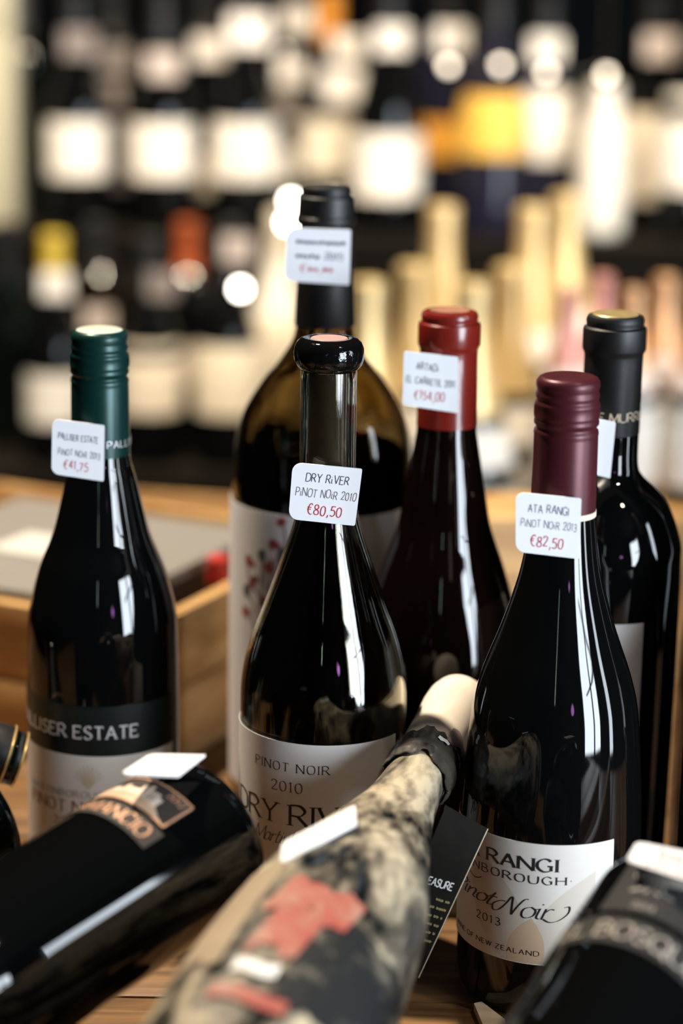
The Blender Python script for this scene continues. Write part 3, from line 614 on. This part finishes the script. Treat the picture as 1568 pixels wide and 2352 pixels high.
# ------------------------------------------------------------------ price tags
def price_tag(cs, p0, n, lines, label, group='handwritten price tags on the front bottles', th=.0008, name='price_tag', rl=.14, rr=.03):
    """cs: TL TR BR BL photo corners, carried onto the plane (p0, n) where the card really is"""
    n = Vector(n).normalized(); Q = [hit(u, v, Vector(p0), n) for u, v in cs]; c = sum(Q, Vector()) / 4
    if n.dot(CAM - c) < 0: n = -n
    Q = [q - c for q in Q]; w = (Q[1] - Q[0]).length; h = (Q[3] - Q[0]).length
    def bl(a, b): return (Q[0] * (1 - a) + Q[1] * a) * (1 - b) + (Q[3] * (1 - a) + Q[2] * a) * b
    out = []
    for (ca, cb, r, a0) in ((0, 0, rl, 180), (1, 0, rr, 270), (1, 1, rr, 0), (0, 1, rl, 90)):
        for k in range(6):
            t = rad(a0 + k * 18); ra = r; rbb = r * w / h
            out.append(bl(ca + (ra if ca == 0 else -ra) + ra * math.cos(t), cb + (rbb if cb == 0 else -rbb) + rbb * math.sin(t)))
    m = len(out); vs = [q for q in out] + [q - n * th for q in out]
    fs = [tuple(range(m)), tuple(range(2 * m - 1, m - 1, -1))] + [(i, (i + 1) % m, m + (i + 1) % m, m + i) for i in range(m)]
    o = thing(name, c, label, 'price tag', group)
    card = link('card', mesh('card', vs, fs), TAG, o, smooth=False)
    for txt, hh, bx, by, mm, tk, ff in lines:
        lettering(card, txt, hh, lambda s, t: bl(bx + s / w, by - t / h) + n * .00025, mm, tk, tk * .75, jitter=.8, gap=2.4, slant=.12, space=6, fit=ff * w)
    return o
FY = (0, -1, 0)
def ft(p_y): return (0, p_y, 0)
price_tag([(672, 1062), (832, 1077), (815, 1208), (662, 1192)], ft(1.0590), FY, [('DRY RiVER', .0040, .52, .30, PEN, .10, 0.62), ('PiNOT NOiR 2010', .0040, .52, .57, GREYINK, .09, 0.88), ('€80,50', .0050, .52, .87, REDPEN, .11, 0.51)],
          'white price tag on clear bottle neck reading 80,50 in red')
price_tag([(1184, 1130), (1335, 1145), (1330, 1284), (1184, 1267)], ft(1.0088), FY, [('ATA RANGI', .0038, .50, .30, PEN, .10, 0.62), ('PiNOT NOiR 2013', .0036, .51, .55, GREYINK, .09, 0.86), ('€82,50', .0048, .48, .86, REDPEN, .11, 0.51)],
          'white price tag below burgundy screw cap reading 82,50 in red')
price_tag([(120, 962), (240, 977), (238, 1106), (118, 1088)], ft(1.1165), FY, [('PALLISER ESTATE', .0032, .50, .34, PEN, .12, 0.76), ('PiNOT NOiR 2013', .0032, .52, .62, GREYINK, .11, 0.8), ('€41,75', .0042, .46, .86, REDPEN, .11, 0.46)],
          'white price tag hung at the green screw cap reading 41,75 in red')
price_tag([(927, 806), (1052, 820), (1051, 949), (924, 930)], ft(1.1470), FY, [('ARTADi', .0036, .44, .30, INK, .11, 0.4), ('EL CARRETIL 2011', .0034, .50, .56, INK, .11, 0.88), ('€154,00', .0044, .48, .84, REDPEN, .11, 0.54)],
          'grey-white price tag on red capsule reading 154,00 in red', rl=.06)
price_tag([(660, 523), (806, 528), (802, 655), (652, 645)], ft(1.2170), FY, [('^=_^=^_^=^', .0034, .53, .30, PEN, .13, .76), ('_^=^_ 2015', .0034, .52, .56, PEN, .13, .72), ('€^=,^=', .0040, .48, .80, REDPEN, .10, .5)],
          'blurred white price tag on the black neck of the big olive bottle')
price_tag([(1300, 948), (1414, 970), (1401, 1099), (1292, 1072)], ft(1.0860), (.2, -1, 0), [], 'plain side of a white price tag beside the matte black capsule')
price_tag([(345, 1730), (473, 1733), (409, 1782), (275, 1777)], (0, 0, .1495), (0, .0, 1), [], 'bright white price tag lying flat on the castle label bottle')
price_tag([(1462, 1932), (1640, 1968), (1612, 2034), (1437, 1976)], (0, 0, .1345), (0, 0, 1), [('EL BOSQUE', .0042, .46, .38, PEN, .1, 0.6), ('2014', .0042, .5, .62, GREYINK, .1, 0.3), ('€94,50', .0046, .5, .90, REDPEN, .09, 0.5)],
          'white price tag lying on the tree emblem bottle at lower right', rl=.10)
_tp = P(731, 1914, .962); _e1 = (P(835, 1860, .977) - P(627, 1968, .947)).normalized(); _vw = (_tp - CAM).normalized(); _pi = _e1.cross(_vw).normalized()
if _pi.z < 0: _pi = -_pi
_e2 = (_vw * .95 + _pi * .30).normalized(); _n = _e1.cross(_e2)
price_tag([pix(_tp + _e1 * a * .0235 + _e2 * b * .0125)[:2] for a, b in ((-.78, 1), (1, 1), (.82, -1), (-1, -1))], _tp, _n, [], 'white price tag seen edge-on standing up from the dusty bottle', rl=.10)

# ------------------------------------------------------------------ small things on the table
for nm, yy, zt_, lb in (('wooden_rail', .880, .0455, 'honey coloured wooden rail that the lying bottles rest on'), ('wooden_rail', .735, .024, 'front wooden rail under the near ends of the lying bottles')):
    r_ = thing(nm, (0, yy, 0), lb, 'rail'); box('bar', (-.125, -.009, 0), (.5, .009, zt_), PLK, r_, .002)
# black hang card
n = Vector((.25, -1, .18)).normalized(); p0 = Vector((.06, .985, .06)); cs = [(1024, 1850), (1121, 1904), (962, 2246), (880, 2200)]
Q = [hit(u, v, p0, n) for u, v in cs]; c0 = sum(Q, Vector()) / 4; Q = [q - c0 for q in Q]
hc = thing('hang_card', c0, 'black printed card hanging between the dusty bottle and the burgundy-capped bottle', 'card')
CB = mat('black_card', (.004, .004, .004), .7, spec=.12, noise=(.016, .014, .010), nscale=120)
link('card', mesh('card', Q + [q - n * .0014 for q in Q], [(0, 1, 2, 3), (7, 6, 5, 4), (0, 4, 5, 1), (1, 5, 6, 2), (2, 6, 7, 3), (3, 7, 4, 0)]), CB, hc, smooth=False)
d_ = (Q[2] - Q[1]); s_ = (Q[0] - Q[1]).normalized() * .0005
link('pale_edge', mesh('pale_edge', [Q[1] + n * .0002, Q[2] + n * .0002, Q[2] + s_ + n * .0002, Q[1] + s_ + n * .0002], [(0, 1, 2, 3)]), mat('pale_card_edge', (.55, .47, .33), .5), hc, smooth=False)
c1 = hit(1036, 2046, p0, n) - c0; e1 = (hit(1036, 2046, p0, n) - hit(976, 2028, p0, n)).normalized(); e2 = n.cross(e1) * -1
if e2.z < 0: e2 = -e2
def cm(du, dv): return lambda s, t: c1 + e1 * (s + du) + e2 * (t + dv) + n * .0004
lettering(hc, 'TREASURE', .0036, cm(0, 0), mat('white_print', (.8, .8, .8), .5), .2, .15, anchor=1, gap=1.6, slant=.1, wide=.7)
GPn = mat('dull_gold_print', (.34, .28, .12), .5)
for k, tx in enumerate(('^=_ =^', '=^ ^_=^', '_= ^^ =', '^_^= =_', '=_^ ^', '^= _=^')):
    lettering(hc, tx, .0021, cm(.001 - .0005 * k, -.0065 - .0040 * k), GPn, .14, .09, anchor=1, gap=1.1)
# split of pale wood
ch = [hit(u, v, Vector((0, 0, .004)), Vector((0, 0, 1))) for u, v in ((1088, 2304), (1106, 2300), (1158, 2340), (1170, 2385), (1122, 2385))]
cc = sum(ch, Vector()) / 5; cc.z = 0; ch = [q - cc for q in ch]; k5 = len(ch)
wd_ = thing('wood_chip', cc, 'pale split of wood on the table before the burgundy-capped bottle', 'wood chip')
link('sliver', mesh('sliver', ch + [Vector((q.x, q.y, 0)) for q in ch], [tuple(range(k5)), tuple(range(2 * k5 - 1, k5 - 1, -1))] + [(i, (i + 1) % k5, k5 + (i + 1) % k5, k5 + i) for i in range(k5)]), wood('pale_split_wood', (.62, .44, .26), (.78, .6, .4)), wd_, smooth=False)

# ------------------------------------------------------------------ crates behind the bottles
CW = wood('pale_crate_wood', (.42, .22, .075), (.70, .43, .18), (9, 9, 40))
def crate(name, corner, yaw, wx, wy, h, label, slats=2, th=.009, m=CW):
    """open wooden case; corner is its near corner, wx runs to the left, wy runs away"""
    t = thing(name, Matrix.Translation(Vector((corner[0], corner[1], corner[2]))) @ Matrix.Rotation(yaw, 4, 'Z'), label, 'crate', 'wooden wine cases')
    g = .002; hh = (h - g * (slats - 1)) / slats
    for k in range(slats):
        z0, z1 = k * (hh + g), k * (hh + g) + hh
        box('slat', (-wx, 0, z0), (0, th, z1), m, t, .001); box('slat', (-wx, wy - th, z0), (0, wy, z1), m, t, .001)
        box('slat', (-th, th, z0), (0, wy - th, z1), m, t, .001); box('slat', (-wx, th, z0), (-wx + th, wy - th, z1), m, t, .001)
    box('bottom_board', (-wx + th, th, .001), (-th, wy - th, .008), m, t)
    return t
CC = hit(348, 1442, Vector((0, 0, .098)), Vector((0, 0, 1))); CC.z = 0
yaw = -rad(26)
crate('wooden_crate', CC, yaw, .31, .26, .098, 'open pale wooden wine case behind the green-capped bottle')
LC0 = hit(240, 1390, Vector((0, 0, .104)), Vector((0, 0, 1))); LC0.z = 0
gx = thing('carton', Matrix.Translation(LC0) @ Matrix.Rotation(yaw, 4, 'Z'), 'flat black carton with grey lid inside the wooden wine case', 'box')
box('body', (-.195, .0005, .009), (-.0005, .200, .096), mat('black_carton', (.012, .011, .011), .6), gx, .002)
box('lid', (-.196, 0, .0965), (0, .2005, .104), mat('warm_grey_card', (.22, .205, .185), .7, noise=(.19, .178, .16), nscale=25), gx, .0015)
lb_ = box('sticker', (-.135, .07, .1041), (-.085, .12, .1046), mat('pale_sticker', (.55, .53, .50), .6), gx)
rt_ = thing('capped_tube', Matrix.Translation(CC) @ Matrix.Rotation(yaw, 4, 'Z') @ Matrix.Translation((-.022, .12, .0085)), 'small red topped tube standing inside the wooden wine case', 'tube')
lathe('tube', [(.0065, 0), (.0065, .085)], mat('brown_tube', (.05, .03, .02), .5), rt_, 24); lathe('red_cap', [(.0072, .085), (.0072, .100), (.006, .1015), (0, .1015)], mat('bright_red_plastic', (.5, .03, .02), .4), rt_, 24, caps=False)
crate('wooden_crate', (-.03, 1.66, 0), -rad(12), .20, .07, .066, 'yellowish wooden case farther back beyond the grey carton')
box2 = crate('wooden_crate', (.165, 1.50, 0), rad(8), .140, .07, .108, 'tall tan wooden case behind the red capsule bottle', 3)
box('lid_board', (-.140, 0, .1085), (0, .07, .1165), CW, box2, .001)

# ------------------------------------------------------------------ background rack and its bottles
RK = wood('black_brown_rack', (.004, .0035, .003), (.009, .007, .005), rough=.8, spec=.08)
RX0, RX1 = -1.15, 1.15
for y0, y1, z, x1, lb in ((2.80, 3.30, .13, RX1, 'tall rear step of the dark wooden bottle rack'), (2.48, 2.795, -.095, RX1, 'middle step of the dark wooden bottle rack'), (2.16, 2.475, -.44, -.13, 'lowest front step of the dark wooden bottle rack at left')):
    rk = thing('rack_step', (0, y0, 0), lb, 'rack', 'steps of the bottle rack'); dy = y1 - y0
    box('shelf_board', (RX0, 0, z - .022), (x1, dy, z), RK, rk, .002)
    box('riser_board', (RX0, .01, FZ), (x1, .03, z - .022), RK, rk, .002)
    for x in (RX0, x1 - .025): box('side_panel', (x, .03, FZ), (x + .025, dy, z - .022), RK, rk, .002)

SH = {'small': [(.030, .011), (.031, .07), (.030, .10), (.026, .125), (.020, .15), (.019, .165), (.019, .185)], 'bordeaux': [(.0375, .011), (.038, .1), (.038, .19), (.036, .208), (.026, .226), (.0165, .240), (.0145, .252), (.0140, .296)],
      'burgundy': [(.041, .011), (.0415, .1), (.041, .142), (.036, .165), (.026, .195), (.018, .225), (.0148, .25), (.0142, .292)],
      'champagne': [(.044, .011), (.0445, .11), (.043, .145), (.037, .175), (.027, .21), (.018, .245), (.0148, .27), (.0145, .312)]}
ORD = ['first', 'second', 'third', 'fourth', 'fifth', 'sixth', 'seventh', 'eighth', 'ninth', 'tenth', 'eleventh', 'twelfth', 'thirteenth', 'fourteenth', 'fifteenth', 'sixteenth']
MC = {}
def cached(key, build, m, parent, name):
    if key not in MC:
        o = build(); MC[key] = o.data; o.parent = parent; return o
    o = bpy.data.objects.new(name, MC[key]); COL.objects.link(o); o.parent = parent; return o
def x_for(u, Y, z):
    a = pix(Vector((0, Y, z)))[0]; b2 = pix(Vector((.1, Y, z)))[0]; return (u - a) / (b2 - a) * .1
def bg_bottle(u, Y, z, shape, glass, label, cap, foil=.055, text='', group='', sc=1.0, neck=None, zu=None):
    x = x_for(u, Y, z + (zu or .1))
    t = thing('wine_bottle', Matrix.Translation((x, Y, z)) @ Matrix.Rotation(-math.atan2(x, Y), 4, 'Z') @ Matrix.Scale(sc, 4), text, 'bottle', group)
    pf = glass_prof(SH[shape], 3); Rr = rfun(pf[5:]); top = pf[-1][1]
    cached((shape, glass.name), lambda: lathe('glass_body', pf, glass, None, 28), glass, t, 'glass_body')
    def capb():
        zb = top - foil; ps = [(Rr(zb) + .0004, zb)] + [(Rr(zb + foil * q / 6) + .0006, zb + foil * q / 6) for q in range(1, 6)] + [(Rr(top) + .0016, top - .004), (Rr(top) + .0014, top + .002), (Rr(top) * .8, top + .004), (0, top + .004)]
        return lathe('capsule', ps, cap, None, 28, caps=False)
    cached(('cap', shape, cap.name, foil), capb, cap, t, 'capsule')
    if label:
        lm, z0, z1, ha = label
        cached(('lab', shape, lm.name, z0, z1, ha), lambda: shell('front_label', Rr, -ha, ha, z0, z1, lm, None, .0004, .0004, 16, 3), lm, t, 'front_label')
    if neck:
        lm, z0, z1 = neck
        cached(('nl', shape, lm.name, z0, z1), lambda: shell('neck_label', Rr, -75, 75, z0, z1, lm, None, .0010, .0004, 14, 3), lm, t, 'neck_label')
    return t
def tag_y(u, v, row, z, sc):
    b = min(row, key=lambda q: abs(q[0] - u)); f = rfun(SH[b[2]]); zz = hit(u, v, Vector((0, b[1] - .02, 0)), Vector((0, -1, 0))).z - .018
    return b[1] - (f(max((zz - z) / sc, .05)) * sc + .003)
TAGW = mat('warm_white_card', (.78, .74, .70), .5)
def bg_tag(u, v, Y, m, text, w=.036, h=.030, grp='price tags on the back rack', rz=0):
    p = hit(u, v, Vector((0, Y, 0)), Vector((0, -1, 0)))
    t = thing('price_tag', Matrix.Translation(p) @ Matrix.Rotation(rz, 4, 'Y'), text, 'price tag', grp)
    cached(('tag', m.name, w, h), lambda: link('card', box_mesh('card', (-w / 2, -.0006, -h / 2), (w / 2, .0006, h / 2), .0004), m, None, smooth=False), m, t, 'card')
LW = mat('rack_white_label', (.78, .74, .68), .5); LC = mat('rack_cream_label', (.74, .66, .54), .5); LO = mat('rack_orange_label', (.72, .33, .045), .45)
LY = mat('rack_amber_label', (.70, .42, .08), .45); LD = mat('rack_dim_label', (.13, .115, .12), .6); CBK = mat('rack_black_capsule', (.012, .012, .013), .4); CYL = mat('rack_yellow_capsule', (.55, .40, .05), .4)
COR = mat('rack_orange_capsule', (.62, .25, .03), .4); CRD = mat('rack_rust_capsule', (.33, .07, .02), .4); CPK = mat('rose_foil', (.70, .32, .27), .36, metal=.4); CPG = mat('rose_gold_foil', (.80, .46, .24), .36, metal=.5)
CGD = mat('pale_gold_foil', (.84, .62, .30), .38, metal=.5); WGL = mat('milk_white_glass', (.72, .70, .64), .3); BGL = mat('ink_blue_glass', (.010, .010, .022), .1); LP = mat('rack_pink_white_label', (.72, .62, .58), .5)
UG, LG = 'bottles on the upper rack tier', 'bottles on the lower rack tier'
up = [(60, 2.985, 'bordeaux', GLASSG, None, CBK), (178, 2.885, 'burgundy', GLASS, (LW, .065, .135, 62), CBK), (262, 2.985, 'bordeaux', GLASS, (LD, .04, .13, 60), CBK), (372, 2.885, 'burgundy', GLASS, (LW, .065, .135, 75), CBK),
      (470, 2.985, 'bordeaux', GLASS, (LC, .035, .085, 75), CBK), (562, 2.885, 'burgundy', GLASS, (LW, .065, .138, 75), CBK), (655, 3.085, 'bordeaux', GLASS, (LW, .04, .09, 75), CBK), (752, 2.985, 'burgundy', GLASS, (LC, .065, .135, 75), COR),
      (888, 2.885, 'champagne', GLASS, (LW, .045, .125, 85), CBK), (1018, 2.985, 'bordeaux', BGL, (LO, .085, .135, 80), CBK), (1130, 2.885, 'champagne', BGL, (LY, .10, .175, 80), CBK), (1245, 2.985, 'burgundy', BGL, (LW, .085, .175, 80), CBK),
      (1382, 2.885, 'small', WGL, (LW, .03, .09, 80), LW), (1488, 2.985, 'bordeaux', GLASS, (LC, .035, .150, 80), CBK), (1585, 2.885, 'burgundy', GLASS, (LW, .06, .18, 80), CBK)]
ND = {LW: 'white', LC: 'cream', LO: 'orange', LY: 'amber', LD: 'dim grey', None: 'no visible'}
for i, (u, Y, sh, gl, lb, cp) in enumerate(up):
    kind = 'milk-white' if gl is WGL else 'dark'
    bg_bottle(u, Y, .13, sh, gl, (lb if lb else None), cp, .06, 'blurred %s bottle with %s label, %s from left on upper rack tier' % (kind, ND[lb[0] if lb else None], ORD[i]), UG)
lowr = [(22, 2.645, 'burgundy', GLASSG, None, CBK), (128, 2.54, 'burgundy', GLASS, (LW, .055, .120, 66), CYL), (228, 2.645, 'bordeaux', GLASSR, (LD, .03, .10, 60), CBK), (345, 2.54, 'burgundy', GLASS, (LC, .07, .160, 72), CBK),
       (432, 2.645, 'bordeaux', GLASS, (LC, .09, .14, 72), CRD), (525, 2.54, 'champagne', GLASS, (LC, .07, .160, 78), CBK), (640, 2.645, 'champagne', WGL, (LC, .09, .18, 70), LC), (760, 2.54, 'bordeaux', GLASS, (LC, .10, .16, 70), CBK)]
for i, (u, Y, sh, gl, lb, cp) in enumerate(lowr):
    capn = {CYL: 'yellow', CRD: 'rust red', CBK: 'black', LC: 'cream'}[cp]
    bg_bottle(u, Y, -.095, sh, gl, lb, cp, .06, 'blurred bottle with %s capsule, %s from left on lower rack tier' % (capn, ORD[i]), LG, sc=.88)
for i, (u, gl, lb) in enumerate([(22, GLASS, (LC, .15, .20, 60)), (118, GLASSR, (LO, .12, .17, 60)), (330, GLASS, (LD, .12, .18, 60))]):
    bg_bottle(u, 2.225 if i == 1 else 2.37, -.44, 'burgundy', gl, None, CBK, .06, 'dark bottle, %s from left on the lowest rack tier' % ORD[i], 'bottles on the lowest rack tier', neck=(lb[0], .215, .262))
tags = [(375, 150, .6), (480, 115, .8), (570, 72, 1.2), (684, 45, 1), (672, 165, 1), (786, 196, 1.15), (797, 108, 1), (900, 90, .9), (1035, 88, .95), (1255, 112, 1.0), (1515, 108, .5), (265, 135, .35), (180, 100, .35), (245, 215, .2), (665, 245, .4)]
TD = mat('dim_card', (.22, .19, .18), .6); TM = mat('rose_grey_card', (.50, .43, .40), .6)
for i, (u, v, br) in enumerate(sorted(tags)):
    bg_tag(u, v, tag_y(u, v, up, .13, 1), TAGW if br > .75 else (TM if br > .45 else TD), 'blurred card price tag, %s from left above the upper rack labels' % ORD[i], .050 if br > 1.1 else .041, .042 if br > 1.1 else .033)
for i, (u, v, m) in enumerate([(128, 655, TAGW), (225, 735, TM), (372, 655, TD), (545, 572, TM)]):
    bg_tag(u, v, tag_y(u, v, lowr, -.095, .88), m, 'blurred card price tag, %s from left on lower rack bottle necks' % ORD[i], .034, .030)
# pale carton at the far left
pc = thing('gift_carton', (x_for(-36, 2.86, .3), 2.90, .13), 'tall cream gift carton at the far left of the upper rack tier', 'box')
box('body', (-.036, -.036, .0005), (.036, .036, .245), mat('cream_carton', (.42, .39, .28), .6), pc, .002); box('lid', (-.038, -.038, .245), (.038, .038, .31), MATS['cream_carton'], pc, .002)

# ------------------------------------------------------------------ champagne stand on the right
for y0, y1, z, lb in ((2.215, 2.475, -.079, 'rear dark stand carrying the taller gold foil bottles'), (1.98, 2.212, -.120, 'front dark stand carrying the gold and rose foil bottles')):
    cs_ = thing('bottle_stand', (0, y0, 0), lb, 'stand'); dy = y1 - y0
    box('shelf_board', (-.10, 0, z - .02), (.72, dy, z), RK, cs_, .002); box('front_panel', (-.10, .005, FZ), (.72, .02, z - .02), RK, cs_, .002)
    for x in (-.10, .70): box('side_panel', (x, .02, FZ), (x + .02, dy, z - .02), RK, cs_)
CHG = 'gold foil bottles on the right stand'
for i, u in enumerate((1015, 1222, 1300)):
    bg_bottle(u, 2.38 if i == 2 else 2.27, -.079, 'champagne', GLASSG, (LC, .035, .125, 75), CGD, .125, 'tall gold foil bottle, %s from left in the rear row at right' % ORD[i], CHG, neck=(LW if i else CGD, .165, .195), zu=.3)
for i, (u, lb) in enumerate(((845, LY), (950, LC), (1085, LC), (1172, LW))):
    bg_bottle(u, 2.035 + .105 * (i % 2), -.120, 'champagne', GLASSG, (lb, .035, .13, 75), CGD, .115, 'gold foil bottle, %s from left in the front row at right' % ORD[i], CHG, neck=(LW, .15, .185), zu=.3)
wb = thing('wooden_box', (.345, 2.10, -.12), 'pale wooden box raising the rose foil bottles at right', 'box')
box('body', (-.135, -.10, 0), (.135, .10, .100), CW, wb, .002); box('top_board', (-.138, -.103, .100), (.138, .103, .110), CW, wb, .002)
for i, (u, yv) in enumerate(((1304, 2.05), (1380, 2.13), (1452, 2.05), (1526, 2.13), (1600, 2.05))):
    bg_bottle(u, yv, -.0095, 'champagne', GLASSG, (LP if i % 2 else LW, .030, .150, 80), CPK if i < 2 else CPG, .11, 'small rose foil bottle, %s from left in the group at far right' % ORD[i], 'small rose foil bottles', sc=.63, neck=(LP, .17, .20), zu=.17)

# ------------------------------------------------------------------ added glowing beads standing in for blurred highlights off the background bottles
BULB = mat('bottle_glint_glow', (1, .95, .85), .3, emit=(1, .93, .80), estr=18); BEAD_WIRE = mat('black_bead_wire', (.01, .01, .01), .5)  # BULB: glow of the added glint beads, standing in for bottle highlights
GLINTD = mat('dim_glint_glow', (1, .9, .75), .3, emit=(1, .88, .70), estr=5)
def glint_beads(pts, Y, label, size=.0055, bm_=BULB):
    ps = [hit(u, v, Vector((0, Y, 0)), Vector((0, -1, 0))) for u, v in pts]; t = thing('glint_beads', ps[0], label, 'added glints')
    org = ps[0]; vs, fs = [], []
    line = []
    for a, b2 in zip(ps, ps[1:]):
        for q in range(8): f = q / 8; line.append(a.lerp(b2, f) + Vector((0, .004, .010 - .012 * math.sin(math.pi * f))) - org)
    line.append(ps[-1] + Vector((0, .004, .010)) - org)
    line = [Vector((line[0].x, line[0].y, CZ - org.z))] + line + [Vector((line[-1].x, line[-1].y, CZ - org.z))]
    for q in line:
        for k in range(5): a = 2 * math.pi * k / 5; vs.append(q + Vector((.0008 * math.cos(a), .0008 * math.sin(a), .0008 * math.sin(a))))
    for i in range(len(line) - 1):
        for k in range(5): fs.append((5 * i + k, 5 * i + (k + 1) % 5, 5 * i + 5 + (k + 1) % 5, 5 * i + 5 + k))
    link('bead_wire', mesh('bead_wire', vs, fs), BEAD_WIRE, t)
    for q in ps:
        bl_ = cached(('glint_bead', size, bm_.name), lambda: lathe('glint_bead', [(0, -size), (size * .7, -size * .7), (size, 0), (size * .8, size * .6), (size * .4, size), (0, size)], bm_, None, 14, caps=False), bm_, t, 'glint_bead'); bl_.location = q - org
        sk = cached(('bead_holder',), lambda: lathe('bead_holder', [(.0028, .004), (.0028, .011), (0, .011)], BEAD_WIRE, None, 10, caps=False), BEAD_WIRE, t, 'bead_holder'); sk.location = q - org
glint_beads([(1030, 152), (1150, 150), (1255, 166), (1392, 172)], 2.55, 'row of added glowing beads standing for highlights on the upper right bottles', .0055, GLINTD)
glint_beads([(668, 462), (660, 512), (552, 664)], 2.15, 'three added glowing beads standing for glass highlights beside the big olive bottle neck', .0066)
